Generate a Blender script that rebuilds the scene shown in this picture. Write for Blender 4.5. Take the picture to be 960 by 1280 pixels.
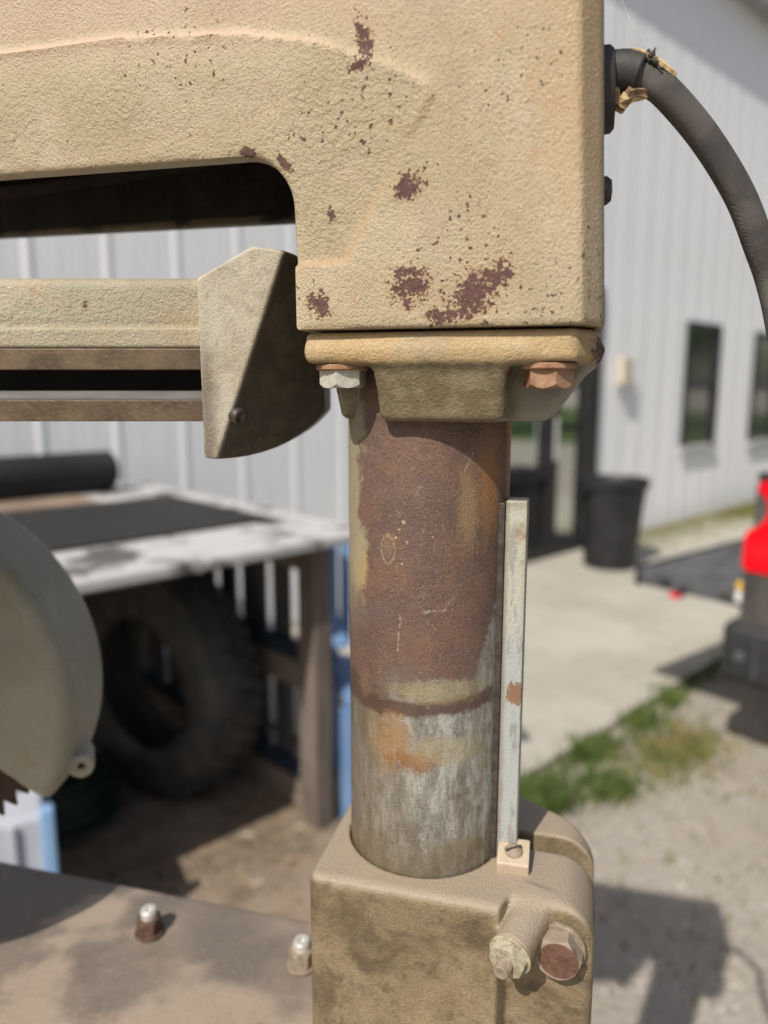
import bpy, bmesh, math, random
import numpy as np
from mathutils import Vector, Matrix

random.seed(7); rng = np.random.default_rng(7)
scene = bpy.context.scene
for o in list(bpy.data.objects): bpy.data.objects.remove(o)
COL = scene.collection

# ---------------------------------------------------------------- camera, sky, sun, exposure
CAM_H = 1.45
PITCH = math.radians(9.6)
SUN_EL = math.radians(46.5)
SUN_TRAVEL = Vector((0.51, 0.86, 0)).normalized()      # horizontal direction the sunlight travels
cam_d = bpy.data.cameras.new('camera'); cam = bpy.data.objects.new('camera', cam_d); COL.objects.link(cam)
cam.location = (0, 0, CAM_H); cam.rotation_euler = (math.pi/2 - PITCH, 0, 0)
cam_d.sensor_fit = 'VERTICAL'; cam_d.sensor_height = 36; cam_d.lens = 26.16
cam_d.clip_start = 0.01; cam_d.clip_end = 2000
cam_d.dof.use_dof = True; cam_d.dof.focus_distance = 0.41; cam_d.dof.aperture_fstop = 3.8
scene.camera = cam
w = bpy.data.worlds.new('World'); scene.world = w; w.use_nodes = True
wn = w.node_tree; bg = wn.nodes['Background']
sky = wn.nodes.new('ShaderNodeTexSky'); sky.sky_type = 'NISHITA'; sky.sun_disc = False
sky.sun_elevation = SUN_EL; sky.sun_rotation = math.atan2(-SUN_TRAVEL.x, -SUN_TRAVEL.y)
sky.air_density = 1.3; sky.dust_density = 2.5; sky.ozone_density = 1.0
wn.links.new(sky.outputs[0], bg.inputs[0]); bg.inputs[1].default_value = 0.088
sd = bpy.data.lights.new('sun', 'SUN'); sd.energy = 4.6; sd.angle = math.radians(0.6); sd.color = (1.0, 0.94, 0.84)
sun = bpy.data.objects.new('sun', sd); COL.objects.link(sun)
trav = Vector((SUN_TRAVEL.x*math.cos(SUN_EL), SUN_TRAVEL.y*math.cos(SUN_EL), -math.sin(SUN_EL)))
sun.rotation_euler = trav.to_track_quat('-Z', 'Y').to_euler(); sun.location = (-3, -4, 6)
scene.view_settings.view_transform = 'Standard'; scene.view_settings.look = 'None'
scene.view_settings.exposure = 0.1; scene.view_settings.gamma = 1.0; scene.view_settings.use_curve_mapping = False
scene.cycles.use_denoising = True
try: scene.cycles.denoiser = 'OPENIMAGEDENOISE'
except Exception: pass
scene.cycles.max_bounces = 5; scene.cycles.diffuse_bounces = 3; scene.cycles.glossy_bounces = 3; scene.cycles.use_adaptive_sampling = True; scene.cycles.adaptive_threshold = 0.02; scene.cycles.sample_clamp_indirect = 6

# ---------------------------------------------------------------- shader mini language
class S:
    def __init__(s, g, k): s.g, s.k = g, k
    def __add__(s, o): return s.g.m('ADD', s, o)
    __radd__ = __add__
    def __mul__(s, o): return s.g.m('MULTIPLY', s, o)
    __rmul__ = __mul__
    def __sub__(s, o): return s.g.m('SUBTRACT', s, o)
    def __rsub__(s, o): return s.g.m('SUBTRACT', o, s)
    def __truediv__(s, o): return s.g.m('DIVIDE', s, o)
class G:
    def __init__(s, name):
        s.mat = bpy.data.materials.new(name); s.mat.use_nodes = True
        s.nt = s.mat.node_tree; s.b = s.nt.nodes['Principled BSDF']
        tc = s.nt.nodes.new('ShaderNodeTexCoord'); s.co = tc.outputs['Object']
        sep = s.nt.nodes.new('ShaderNodeSeparateXYZ'); s.nt.links.new(s.co, sep.inputs[0])
        s.x, s.y, s.z = (S(s, sep.outputs[i]) for i in range(3))
        s.nrm = None
    def put(s, sock, v):
        if isinstance(v, S): v = v.k
        if isinstance(v, bpy.types.NodeSocket): s.nt.links.new(v, sock)
        elif isinstance(v, (tuple, list)):
            sock.default_value = tuple(v) + ((1.0,) if len(v) == 3 and len(sock.default_value) == 4 else ())
        else: sock.default_value = v
    def m(s, op, a, b=0.0, c=None):
        n = s.nt.nodes.new('ShaderNodeMath'); n.operation = op
        s.put(n.inputs[0], a); s.put(n.inputs[1], b)
        if c is not None: s.put(n.inputs[2], c)
        return S(s, n.outputs[0])
    def mx(s, a, b): return s.m('MAXIMUM', a, b)
    def mn(s, a, b): return s.m('MINIMUM', a, b)
    def ab(s, a): return s.m('ABSOLUTE', a)
    def ss(s, a, b, x):                       # smoothstep, a may be > b
        n = s.nt.nodes.new('ShaderNodeMapRange'); n.interpolation_type = 'SMOOTHSTEP'
        inv = a > b
        s.put(n.inputs[0], x); n.inputs[1].default_value = min(a, b); n.inputs[2].default_value = max(a, b)
        n.inputs[3].default_value = 1.0 if inv else 0.0; n.inputs[4].default_value = 0.0 if inv else 1.0
        return S(s, n.outputs[0])
    def vec(s, x, y, z):
        n = s.nt.nodes.new('ShaderNodeCombineXYZ')
        for i, v in enumerate((x, y, z)): s.put(n.inputs[i], v)
        return n.outputs[0]
    def nz(s, scale, detail=3, rough=0.55, co=None, dist=0.0):
        n = s.nt.nodes.new('ShaderNodeTexNoise'); n.inputs['Scale'].default_value = scale
        n.inputs['Detail'].default_value = detail; n.inputs['Roughness'].default_value = rough
        n.inputs['Distortion'].default_value = dist
        s.nt.links.new(co or s.co, n.inputs['Vector']); return S(s, n.outputs['Fac'])
    def vo(s, scale, co=None, feature='F1', out='Distance', rnd=1.0):
        n = s.nt.nodes.new('ShaderNodeTexVoronoi'); n.feature = feature; n.inputs['Scale'].default_value = scale
        n.inputs['Randomness'].default_value = rnd
        s.nt.links.new(co or s.co, n.inputs['Vector'])
        return S(s, n.outputs[out])
    def mix(s, f, a, b):
        n = s.nt.nodes.new('ShaderNodeMix'); n.data_type = 'RGBA'
        s.put(n.inputs[0], f); s.put(n.inputs[6], a); s.put(n.inputs[7], b); return n.outputs[2]
    def bump(s, h, dist, strength=1.0):
        n = s.nt.nodes.new('ShaderNodeBump'); n.inputs['Strength'].default_value = strength
        n.inputs['Distance'].default_value = dist; s.put(n.inputs['Height'], h)
        if s.nrm is not None: s.nt.links.new(s.nrm, n.inputs['Normal'])
        s.nrm = n.outputs[0]
    def out(s, color, rough=0.6, metal=0.0, spec=0.4, **kw):
        b = s.b.inputs
        s.put(b['Base Color'], color); s.put(b['Roughness'], rough); s.put(b['Metallic'], metal)
        s.put(b['Specular IOR Level'], spec)
        for k, v in kw.items(): s.put(b[k.replace('_', ' ')], v)
        if s.nrm is not None: s.nt.links.new(s.nrm, b['Normal'])
        return s.mat

def simple(name, c1, c2, scale=8.0, rough=0.6, bumpd=0.0, bscale=None, metal=0.0, spec=0.4, stretch=None, detail=5):
    g = G(name); co = g.co
    if stretch: co = g.vec(g.x*stretch[0], g.y*stretch[1], g.z*stretch[2])
    n = g.nz(scale, detail, 0.6, co)
    f = g.ss(0.32, 0.68, n)
    if bumpd: g.bump(g.nz(bscale or scale*4, 5, 0.65, co), bumpd)
    return g.out(g.mix(f, c1, c2), rough, metal, spec)

# ---------------------------------------------------------------- mesh helpers
def link(name, me, mat=None, parent=None, loc=None, rotz=None, smooth=False, kind=None):
    o = bpy.data.objects.new(name, me); COL.objects.link(o)
    if mat is not None and me is not None and not me.materials: me.materials.append(mat)
    if parent is not None: o.parent = parent
    if loc is not None: o.location = loc
    if rotz is not None: o.rotation_euler = (0, 0, rotz)
    if smooth: me.polygons.foreach_set('use_smooth', [True]*len(me.polygons))
    if kind: o['kind'] = kind
    return o
def from_bm(bm, name='mesh'):
    me = bpy.data.meshes.new(name); bmesh.ops.recalc_face_normals(bm, faces=bm.faces); bm.to_mesh(me); bm.free(); return me
def empty(name, loc=(0, 0, 0), rotz=0):
    o = bpy.data.objects.new(name, None); COL.objects.link(o); o.location = loc; o.rotation_euler = (0, 0, rotz); o.empty_display_size = 0.1; return o
def tag(o, label, cat, group=None):
    o['label'] = label; o['category'] = cat
    if group: o['group'] = group
    return o
def box_bm(lo, hi, bev=0.0, bm=None, seg=2):
    bm2 = bmesh.new(); bmesh.ops.create_cube(bm2, size=1)
    for v in bm2.verts:
        v.co = Vector([(lo[i]+hi[i])/2 + v.co[i]*(hi[i]-lo[i]) for i in range(3)])
    if bev: bmesh.ops.bevel(bm2, geom=bm2.edges[:], offset=bev, segments=seg, affect='EDGES', profile=0.6)
    if bm is None: return bm2
    me = bpy.data.meshes.new('t'); bm2.to_mesh(me); bm2.free(); bm.from_mesh(me); bpy.data.meshes.remove(me); return bm
def box(name, lo, hi, mat, parent=None, bev=0.0, **kw):
    return link(name, from_bm(box_bm(lo, hi, bev), name), mat, parent, **kw)
def prism_bm(pts, axis, a, b, bm=None):
    """polygon pts (2d) extruded along axis from a to b; 2d coords fill the two other axes in order"""
    bm = bm or bmesh.new()
    def mk(p, t):
        c = [p[0], p[1]]; c.insert(axis, t); return bm.verts.new(c)
    A = [mk(p, a) for p in pts]; B = [mk(p, b) for p in pts]; n = len(pts)
    bm.faces.new(A); bm.faces.new(B[::-1])
    for i in range(n): bm.faces.new((A[i], B[i], B[(i+1) % n], A[(i+1) % n]))
    return bm
def cyl_bm(p0, p1, r0, r1=None, seg=32, bm=None, cap=True):
    bm = bm or bmesh.new(); p0, p1 = Vector(p0), Vector(p1); r1 = r0 if r1 is None else r1
    q = (p1-p0).to_track_quat('Z', 'Y')
    R = [[bm.verts.new(p + q @ Vector((math.cos(2*math.pi*i/seg)*r, math.sin(2*math.pi*i/seg)*r, 0))) for i in range(seg)] for p, r in ((p0, r0), (p1, r1))]
    for i in range(seg): bm.faces.new((R[0][i], R[0][(i+1) % seg], R[1][(i+1) % seg], R[1][i]))
    if cap: bm.faces.new(R[0][::-1]); bm.faces.new(R[1])
    return bm
def lathe_bm(prof, p, d, seg=32, bm=None, fn=None):
    """profile [(r,h)...] revolved about the line p + h*d"""
    bm = bm or bmesh.new(); p = Vector(p); q = Vector(d).to_track_quat('Z', 'Y'); rings = []
    for r, h in prof:
        if r <= 1e-6: rings.append([bm.verts.new(p + q @ Vector((0, 0, h)))]); continue
        rings.append([bm.verts.new(p + q @ Vector((math.cos(2*math.pi*i/seg)*r*(fn(i, r, h) if fn else 1), math.sin(2*math.pi*i/seg)*r*(fn(i, r, h) if fn else 1), h))) for i in range(seg)])
    for a, b in zip(rings, rings[1:]):
        for i in range(seg):
            j = (i+1) % seg
            if len(a) == 1 and len(b) == 1: continue
            if len(a) == 1: bm.faces.new((a[0], b[i], b[j]))
            elif len(b) == 1: bm.faces.new((a[i], a[j], b[0]))
            else: bm.faces.new((a[i], a[j], b[j], b[i]))
    return bm
def tube_bm(pts, r, seg=12, bm=None, rf=None):
    bm = bm or bmesh.new(); pts = [Vector(p) for p in pts]; rings = []; up = Vector((0.1, 0.2, 1)).normalized()
    for i, p in enumerate(pts):
        t = (pts[min(i+1, len(pts)-1)] - pts[max(i-1, 0)]).normalized()
        a = t.cross(up)
        if a.length < 1e-3: a = t.cross(Vector((1, 0, 0)))
        a.normalize(); b = a.cross(t).normalized(); rr = r*(rf(i/(len(pts)-1)) if rf else 1)
        rings.append([bm.verts.new(p + a*math.cos(2*math.pi*k/seg)*rr + b*math.sin(2*math.pi*k/seg)*rr) for k in range(seg)])
    for A, B in zip(rings, rings[1:]):
        for k in range(seg): bm.faces.new((A[k], A[(k+1) % seg], B[(k+1) % seg], B[k]))
    bm.faces.new(rings[0][::-1]); bm.faces.new(rings[-1]); return bm
def catmull(P, n=10):
    P = [Vector(p) for p in P]; P = [2*P[0]-P[1]] + P + [2*P[-1]-P[-2]]; out = []
    for i in range(1, len(P)-2):
        for k in range(n):
            t = k/n; a, b, c, d = P[i-1:i+3]
            out.append(0.5*((2*b) + (c-a)*t + (2*a-5*b+4*c-d)*t*t + (3*b-a-3*c+d)*t**3))
    out.append(P[-2]); return out
def shade_auto(o, ang=35):
    me = o.data; me.polygons.foreach_set('use_smooth', [True]*len(me.polygons)); me.set_sharp_from_angle(angle=math.radians(ang)); return o

# signed distance helpers (numpy)
def rmax(a, b, r): return np.minimum(-r, np.maximum(a, b)) + np.sqrt(np.maximum(a+r, 0)**2 + np.maximum(b+r, 0)**2)
def rmin(a, b, r): return -rmax(-a, -b, r)
def rmaxs(L, r):
    d = L[0]
    for e in L[1:]: d = rmax(d, e, r)
    return d
def smin(a, b, k):
    h = np.clip(0.5+0.5*(b-a)/k, 0, 1); return b*(1-h)+a*h - k*h*(1-h)
def sdbox(x, y, z, lo, hi, r=0.0):
    q = [np.abs(v-(lo[i]+hi[i])/2) - (hi[i]-lo[i])/2 + r for i, v in enumerate((x, y, z))]
    return np.sqrt(sum(np.maximum(k, 0)**2 for k in q)) + np.minimum(np.maximum(np.maximum(q[0], q[1]), q[2]), 0) - r
def sdcyl(x, y, z, p, d, r):
    d = np.array(d, float); d /= np.linalg.norm(d); v = [x-p[0], y-p[1], z-p[2]]; t = v[0]*d[0]+v[1]*d[1]+v[2]*d[2]
    return np.sqrt(np.maximum(sum((v[i]-t*d[i])**2 for i in range(3)), 0)) - r, t
def sdf_mesh(name, f, lo, hi, h, post=None):
    ax = [np.arange(lo[i]-1.5*h, hi[i]+2*h, h) for i in range(3)]
    D = np.asarray(f(ax[0][:, None, None], ax[1][None, :, None], ax[2][None, None, :]), dtype=np.float64)
    D = np.broadcast_to(D, tuple(len(a) for a in ax)); ins = D < 0
    nx, ny, nzc = D.shape
    cnt = np.zeros((nx-1, ny-1, nzc-1), np.int8)
    offs = [(i, j, k) for i in (0, 1) for j in (0, 1) for k in (0, 1)]
    for i, j, k in offs: cnt += ins[i:nx-1+i, j:ny-1+j, k:nzc-1+k]
    act = (cnt > 0) & (cnt < 8); I = np.argwhere(act); idx = np.full(act.shape, -1, np.int64); idx[act] = np.arange(len(I))
    val = np.stack([D[I[:, 0]+o[0], I[:, 1]+o[1], I[:, 2]+o[2]] for o in offs], 1)
    pos = np.zeros((len(I), 3)); n = np.zeros(len(I)); O = np.array(offs, float)
    for a in range(8):
        for b in range(a+1, 8):
            if np.abs(O[a]-O[b]).sum() != 1: continue
            mk = (val[:, a] < 0) != (val[:, b] < 0)
            t = np.where(mk, val[:, a]/np.where(mk, val[:, a]-val[:, b], 1), 0)
            pos += np.where(mk[:, None], O[a] + t[:, None]*(O[b]-O[a]), 0); n += mk
    P = (I + pos/n[:, None])*h + np.array([a[0] for a in ax])
    F = []
    for axn in range(3):
        sl0 = [slice(None)]*3; sl1 = [slice(None)]*3; sl0[axn] = slice(0, -1); sl1[axn] = slice(1, None)
        a, b = ins[tuple(sl0)], ins[tuple(sl1)]; E_ = np.argwhere(a != b)
        o1, o2 = [k for k in range(3) if k != axn]
        E_ = E_[(E_[:, o1] > 0) & (E_[:, o2] > 0) & (E_[:, o1] < D.shape[o1]-1) & (E_[:, o2] < D.shape[o2]-1)]
        q = []
        for d1, d2 in ((1, 1), (0, 1), (0, 0), (1, 0)):
            C = E_.copy(); C[:, o1] -= d1; C[:, o2] -= d2; q.append(idx[C[:, 0], C[:, 1], C[:, 2]])
        q = np.stack(q, 1); fl = a[E_[:, 0], E_[:, 1], E_[:, 2]]
        if axn == 1: fl = ~fl
        q[~fl] = q[~fl][:, ::-1]; F.append(q)
    F = np.concatenate(F)
    for _ in range(4):
        e = h*0.05; x, y, z = P.T
        d = np.asarray(f(x, y, z)); gr = np.stack([f(x+e, y, z)-f(x-e, y, z), f(x, y+e, z)-f(x, y-e, z), f(x, y, z+e)-f(x, y, z-e)], 1)/(2*e)
        st = d[:, None]*gr/np.maximum((gr**2).sum(1), 0.2)[:, None]
        ln = np.linalg.norm(st, axis=1); st *= np.minimum(1, 0.6*h/np.maximum(ln, 1e-12))[:, None]; P = P - st
    if post is not None: P = post(P)
    me = bpy.data.meshes.new(name); me.vertices.add(len(P)); me.vertices.foreach_set('co', P.ravel())
    me.loops.add(F.size); me.loops.foreach_set('vertex_index', F.ravel().astype(np.int32))
    me.polygons.add(len(F)); me.polygons.foreach_set('loop_start', np.arange(0, F.size, 4, dtype=np.int32))
    me.update(); me.validate(); me.polygons.foreach_set('use_smooth', [True]*len(me.polygons)); me.set_sharp_from_angle(angle=math.radians(50))
    return me

# ---------------------------------------------------------------- frames of reference
U = Vector((0.727, 0.687, 0)).normalized(); NV = Vector((-U.y, U.x, 0))       # along the building wall / away into it
WALL_N = 3.51
UN_ROT = math.atan2(U.y, U.x)
def UN(u, n, z=0): return U*u + NV*n + Vector((0, 0, z))
AX = Vector((0.028, 0.462, 0)); SROT = math.radians(-15); TABLE_DROP = 0.46

# ================================================================ SETTING
# ---- ground: one gravel sheet to the horizon, dirt, lawn
g = G('gravel')
n1 = g.nz(1.6, 4, 0.6); n2 = g.nz(45, 4, 0.7); v = g.vo(70, out='Color'); v2 = g.vo(60)
sp = g.nz(160, 2, 0.6)
c = g.mix(g.ss(0.35, 0.65, n1), (0.315, 0.28, 0.24), (0.37, 0.34, 0.305))
c = g.mix(g.ss(0.35, 0.7, n2)*0.55, c, (0.27, 0.225, 0.18))
c = g.mix(g.ss(0.52, 0.72, sp)*0.7, c, (0.58, 0.54, 0.48))
c = g.mix(g.ss(0.45, 0.3, sp)*0.5, c, (0.13, 0.11, 0.095))
g.bump(v2, 0.006); g.bump(n2, 0.01)
M_gravel = g.out(c, 0.95, spec=0.2)
g = G('packed_dirt')
n1 = g.nz(3.5, 5, 0.65); n2 = g.nz(40, 5, 0.7)
c = g.mix(g.ss(0.35, 0.65, n1), (0.19, 0.145, 0.105), (0.32, 0.25, 0.19))
c = g.mix(g.ss(0.58, 0.7, g.nz(9, 4, 0.6)), c, (0.44, 0.38, 0.31))
c = g.mix(g.ss(0.5, 0.75, n2)*0.6, c, (0.09, 0.065, 0.045))
g.bump(n2, 0.012); g.bump(n1, 0.03)
M_dirt = g.out(c, 0.95, spec=0.15)
M_lawn = simple('lawn', (0.05, 0.09, 0.022), (0.10, 0.13, 0.035), 2.5, 0.9, 0.02, 60)
g = G('concrete')
n1 = g.nz(1.3, 5, 0.6); n2 = g.nz(14, 5, 0.65); n3 = g.nz(140, 3, 0.6)
c = g.mix(g.ss(0.3, 0.7, n1), (0.36, 0.335, 0.285), (0.45, 0.425, 0.37))
c = g.mix(g.ss(0.5, 0.75, n2)*0.45, c, (0.25, 0.23, 0.20)); c = g.mix(g.ss(0.55, 0.75, n3)*0.3, c, (0.2, 0.19, 0.17))
g.bump(n3, 0.0015); g.bump(n2, 0.003)
M_conc = g.out(c, 0.9, spec=0.25)

bm = bmesh.new(); bmesh.ops.create_grid(bm, x_segments=4, y_segments=4, size=500)
o = link('ground', from_bm(bm), M_gravel, kind='structure')
un = lambda name: empty(name, (0, 0, 0), UN_ROT)
def sheet(name, pts, z, mat):
    bm = bmesh.new(); bm.faces.new([bm.verts.new((p[0], p[1], z)) for p in pts])
    return link(name, from_bm(bm), mat, rotz=UN_ROT, kind='structure')
edge = [(1.55 + 0.10*math.sin(k*1.7) + 0.05*math.sin(k*4.1), 0.9 + k*0.2) for k in range(14)]
sheet('dirt', [(-6, 0.7), (1.35, 0.75)] + edge + [(-6, 3.5)], 0.004, M_dirt)
sheet('lawn', [(-30, 8.5), (-30, 40), (45, 40), (45, -60), (16.5, -60), (16.5, 8.5)], 0.006, M_lawn)
wk = link('walkway', from_bm(box_bm((1.7, 1.52, -0.10), (8.3, 3.46, 0.008))), M_conc, rotz=UN_ROT, kind='structure')
for k in range(6):
    u0 = 1.7 + 1.1*k
    box('concrete_slab', (u0+0.009, 1.50+0.008*((k*7) % 3), 0.009), (u0+1.091, 3.47, 0.034 + 0.002*((k*5) % 3)), M_conc, wk, 0.006)

# ---- metal clad building
M_panel = None
g = G('white_metal_cladding')
st = g.nz(3, 5, 0.6, g.vec(g.x*14, g.y*14, g.z*0.7)); n1 = g.nz(0.8, 3)
c = g.mix(g.ss(0.4, 0.75, st)*0.45, (0.84, 0.845, 0.87), (0.75, 0.75, 0.76)); c = g.mix(g.ss(0.45, 0.7, n1)*0.3, c, (0.74, 0.73, 0.70))
c = g.mix(g.ss(0.45, 0.0, g.z + g.nz(6, 3)*0.3)*0.4, c, (0.42, 0.37, 0.29))
g.bump(g.nz(5, 2, 0.5, g.vec(g.x, g.y, g.z*0.25)), 0.004)
M_panel = g.out(c, 0.42, spec=0.4)
M_dark = simple('black_aluminium', (0.012, 0.012, 0.014), (0.025, 0.025, 0.028), 20, 0.4)
M_trim = simple('grey_trim', (0.32, 0.32, 0.33), (0.42, 0.42, 0.42), 6, 0.5)
g = G('window_glass'); M_glass = g.out(g.mix(g.nz(2, 2), (0.55, 0.60, 0.58), (0.64, 0.68, 0.66)), 0.04, 1.0, 0.6)
g = G('dim_glass'); M_glass2 = g.out(g.mix(g.nz(2, 2), (0.26, 0.265, 0.27), (0.34, 0.345, 0.35)), 0.08, 0.9, 0.6)
M_roof = simple('roof_metal', (0.30, 0.31, 0.32), (0.38, 0.38, 0.39), 2, 0.5)
M_beige = simple('beige_box', (0.52, 0.46, 0.37), (0.58, 0.52, 0.43), 12, 0.6)
bld = un('metal_building'); tag(bld, 'white building clad in ribbed metal panels behind the saw', 'building')
PW = 0.355; PU0 = 1.164 - PW*10; EAVE = 5.25
def panel_mesh(z0, z1):
    P = [(0, 0), (0.018, -0.0055), (0.034, -0.0055), (0.052, 0), (0.14, 0), (0.149, -0.0008), (0.155, -0.0008), (0.164, 0), (0.245, 0), (0.254, -0.0008), (0.260, -0.0008), (0.269, 0), (PW+0.004, 0)]
    Q = [(p[0], p[1]+0.002) for p in P[::-1]]
    return from_bm(prism_bm(P+Q, 2, z0, z1))
pm = {}
door_u = (PU0+19*PW, PU0+23*PW); win_u = [(PU0+28*PW, PU0+30*PW, 0.83, 2.07), (PU0+33*PW, PU0+35*PW, 0.80, 2.05)]
def add_panel(k, z0, z1):
    if (z0, z1) not in pm: pm[(z0, z1)] = panel_mesh(z0, z1)
    o = link('wall_panel', pm[(z0, z1)], M_panel, bld, (PU0+k*PW, WALL_N, 0))
for k in range(0, 54):
    if 19 <= k < 23: add_panel(k, 2.22, EAVE)
    elif 28 <= k < 30: add_panel(k, 0.04, 0.83); add_panel(k, 2.07, EAVE)
    elif 33 <= k < 35: add_panel(k, 0.04, 0.80); add_panel(k, 2.05, EAVE)
    else: add_panel(k, 0.04, EAVE)
UE = PU0+54*PW
box('inner_wall', (PU0, WALL_N+0.25, 0.0), (UE, WALL_N+0.35, EAVE-0.05), M_dark, bld)
box('side_wall', (PU0-0.1, WALL_N+0.004, 0.0), (PU0-0.004, WALL_N+9, EAVE-0.01), M_panel, bld)
box('side_wall', (UE+0.006, WALL_N+0.004, 0.0), (UE+0.1, WALL_N+9, EAVE-0.01), M_panel, bld)
box('foundation', (PU0, WALL_N-0.012, -0.1), (UE, WALL_N+0.24, 0.045), M_conc, bld)
link('roof', from_bm(prism_bm([(WALL_N-0.12, EAVE+0.04), (WALL_N-0.12, EAVE+0.10), (WALL_N+5, EAVE+1.3), (WALL_N+10, EAVE+0.1), (WALL_N+10, EAVE+0.04)], 0, PU0-0.3, UE+0.3)), M_roof, bld)
box('soffit', (PU0-0.3, WALL_N-0.115, EAVE+0.002), (UE+0.3, WALL_N+0.2, EAVE+0.036), M_trim, bld)
box('gutter', (PU0-0.3, WALL_N-0.20, EAVE-0.02), (UE+0.3, WALL_N-0.122, EAVE+0.11), M_trim, bld, 0.02)
# door
d0, d1 = door_u[0]-0.02, door_u[1]+0.10
dr = box('glass_door', (d0, WALL_N+0.11, 0.0), (d1, WALL_N+0.14, 2.25), M_dark, bld)
def fr(name, u0, u1, z0, z1, dep=0.0, par=dr): return box(name, (u0, WALL_N-0.035+dep, z0), (u1, WALL_N+0.10, z1), M_dark, par, 0.004)
fr('door_frame', d1-0.16, d1, 0.0, 2.27); fr('door_frame', d0, d0+0.10, 0, 2.27); fr('door_frame', d0+0.101, d1-0.161, 2.12, 2.265)
fr('door_stile', d1-0.74, d1-0.60, 0.04, 2.11, 0.006); fr('bottom_rail', d0+0.102, d1-0.162, 0.045, 0.16, 0.01); fr('door_rail', d0+0.102, d1-0.742, 0.70, 0.80, 0.012)
box('door_panel', (d0+0.103, WALL_N+0.01, 0.162), (d1-0.743, WALL_N+0.06, 0.70), M_dark, dr)
box('door_pane', (d0+0.103, WALL_N+0.03, 0.802), (d1-0.743, WALL_N+0.042, 2.118), M_glass, dr)
box('door_pane', (d1-0.598, WALL_N+0.03, 0.162), (d1-0.162, WALL_N+0.042, 2.118), M_glass, dr)
box('door_handle', (d1-0.70, WALL_N-0.075, 0.85), (d1-0.675, WALL_N-0.05, 1.2), M_trim, dr, 0.008)
for (a, b, z0, z1) in win_u:
    wo = box('window', (a+0.01, WALL_N+0.08, z0-0.01), (b+0.03, WALL_N+0.11, z1+0.01), M_dark, bld)
    for (u0, u1, q0, q1) in ((a-0.03, a+0.03, z0-0.03, z1+0.03), (b-0.005, b+0.055, z0-0.03, z1+0.03), (a+0.031, b-0.006, z1-0.03, z1+0.028), (a+0.031, b-0.006, z0+0.60, z0+0.64)):
        box('window_frame', (u0, WALL_N-0.028, q0), (u1, WALL_N+0.06, q1), M_dark if q1-q0 > 1 else M_dark, wo, 0.004)
    box('window_sill', (a-0.05, WALL_N-0.06, z0-0.06), (b+0.08, WALL_N+0.05, z0-0.005), M_trim, wo, 0.006)
    for q0, q1 in ((z0, z0+0.6), (z0+0.64, z1-0.03)):
        box('window_pane', (a+0.03, WALL_N+0.01, q0), (b-0.005, WALL_N+0.02, q1), M_glass2, wo)
wb = box('wall_box', (6.16, WALL_N-0.09, 1.46), (6.34, WALL_N-0.021, 1.70), M_beige, None, 0.01, rotz=UN_ROT)
tag(wb, 'small faded beige box mounted on the metal wall', 'utility box')

# ---- grass: real blades
def blades(name, pts, mat, hmin, hmax, wid, lean=0.6):
    V, F = [], []
    for (u, n, s) in pts:
        p = UN(u, n); a = random.uniform(0, 6.283); h = random.uniform(hmin, hmax)*s; l = random.uniform(0.1, lean)*h; wd = wid*random.uniform(0.6, 1.3)
        dx, dy = math.cos(a), math.sin(a); sx, sy = -dy*wd, dx*wd; b = len(V)
        V += [(p.x-sx, p.y-sy, 0), (p.x+sx, p.y+sy, 0), (p.x+dx*l*.35+sx*.8, p.y+dy*l*.35+sy*.8, h*.6), (p.x+dx*l*.35-sx*.8, p.y+dy*l*.35-sy*.8, h*.6), (p.x+dx*l, p.y+dy*l, h)]
        F += [(b, b+1, b+2, b+3), (b+3, b+2, b+4)]
    me = bpy.data.meshes.new(name); me.from_pydata(V, [], F); me.update(); return link(name, me, mat, kind='stuff')
def leafy(name, c1, c2, c3):
    g = G(name); n = g.nz(9, 3, 0.6); r = g.nz(300, 1)
    c = g.mix(g.ss(0.35, 0.65, n), c1, c2); c = g.mix(g.ss(0.52, 0.7, r)*0.6, c, c3)
    return g.out(c, 0.6, spec=0.3, Subsurface_Weight=0.0)
M_grass = leafy('grass_blades', (0.050, 0.092, 0.018), (0.105, 0.155, 0.034), (0.20, 0.175, 0.07))
M_dry = leafy('dry_grass', (0.10, 0.13, 0.03), (0.20, 0.17, 0.06), (0.28, 0.22, 0.10))
pts = []
for _ in range(1700):
    u = random.uniform(1.5, 5.6); n = 1.43 + random.gauss(0, 0.04) + 0.03*math.sin(u*6)
    if u > 2.75 and random.random() < 0.45: n += 0.06
    pts.append((u, n, 1.0 if random.random() < .8 else 1.5))
for cu, cn, cr, k in ((2.05, 1.38, 0.08, 900), (2.30, 1.25, 0.06, 380), (1.9, 1.44, 0.08, 600), (2.5, 1.44, 0.06, 420), (3.2, 1.48, .05, 160), (2.9, 1.44, .05, 220)):
    for _ in range(k): pts.append((random.gauss(cu, cr), random.gauss(cn, cr*0.8), 1.35))
tag(blades('grass', pts, M_grass, 0.02, 0.062, 0.0035), 'green weedy grass strip along the concrete walkway edge', 'grass')
pts = [(random.gauss(2.75, 0.16), random.gauss(1.22, 0.08), 0.8) for _ in range(1500)] + [(random.uniform(1.6, 3.2), random.uniform(0.6, 1.2), 0.6) for _ in range(250)] + [(random.uniform(6.15, 14), WALL_N-0.05-abs(random.gauss(0, 0.28)), 1.6) for _ in range(11000)]
tag(blades('dry_grass', pts, M_dry, 0.02, 0.06, 0.004), 'dry olive grass patches by the wall and the gravel', 'grass')
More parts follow.
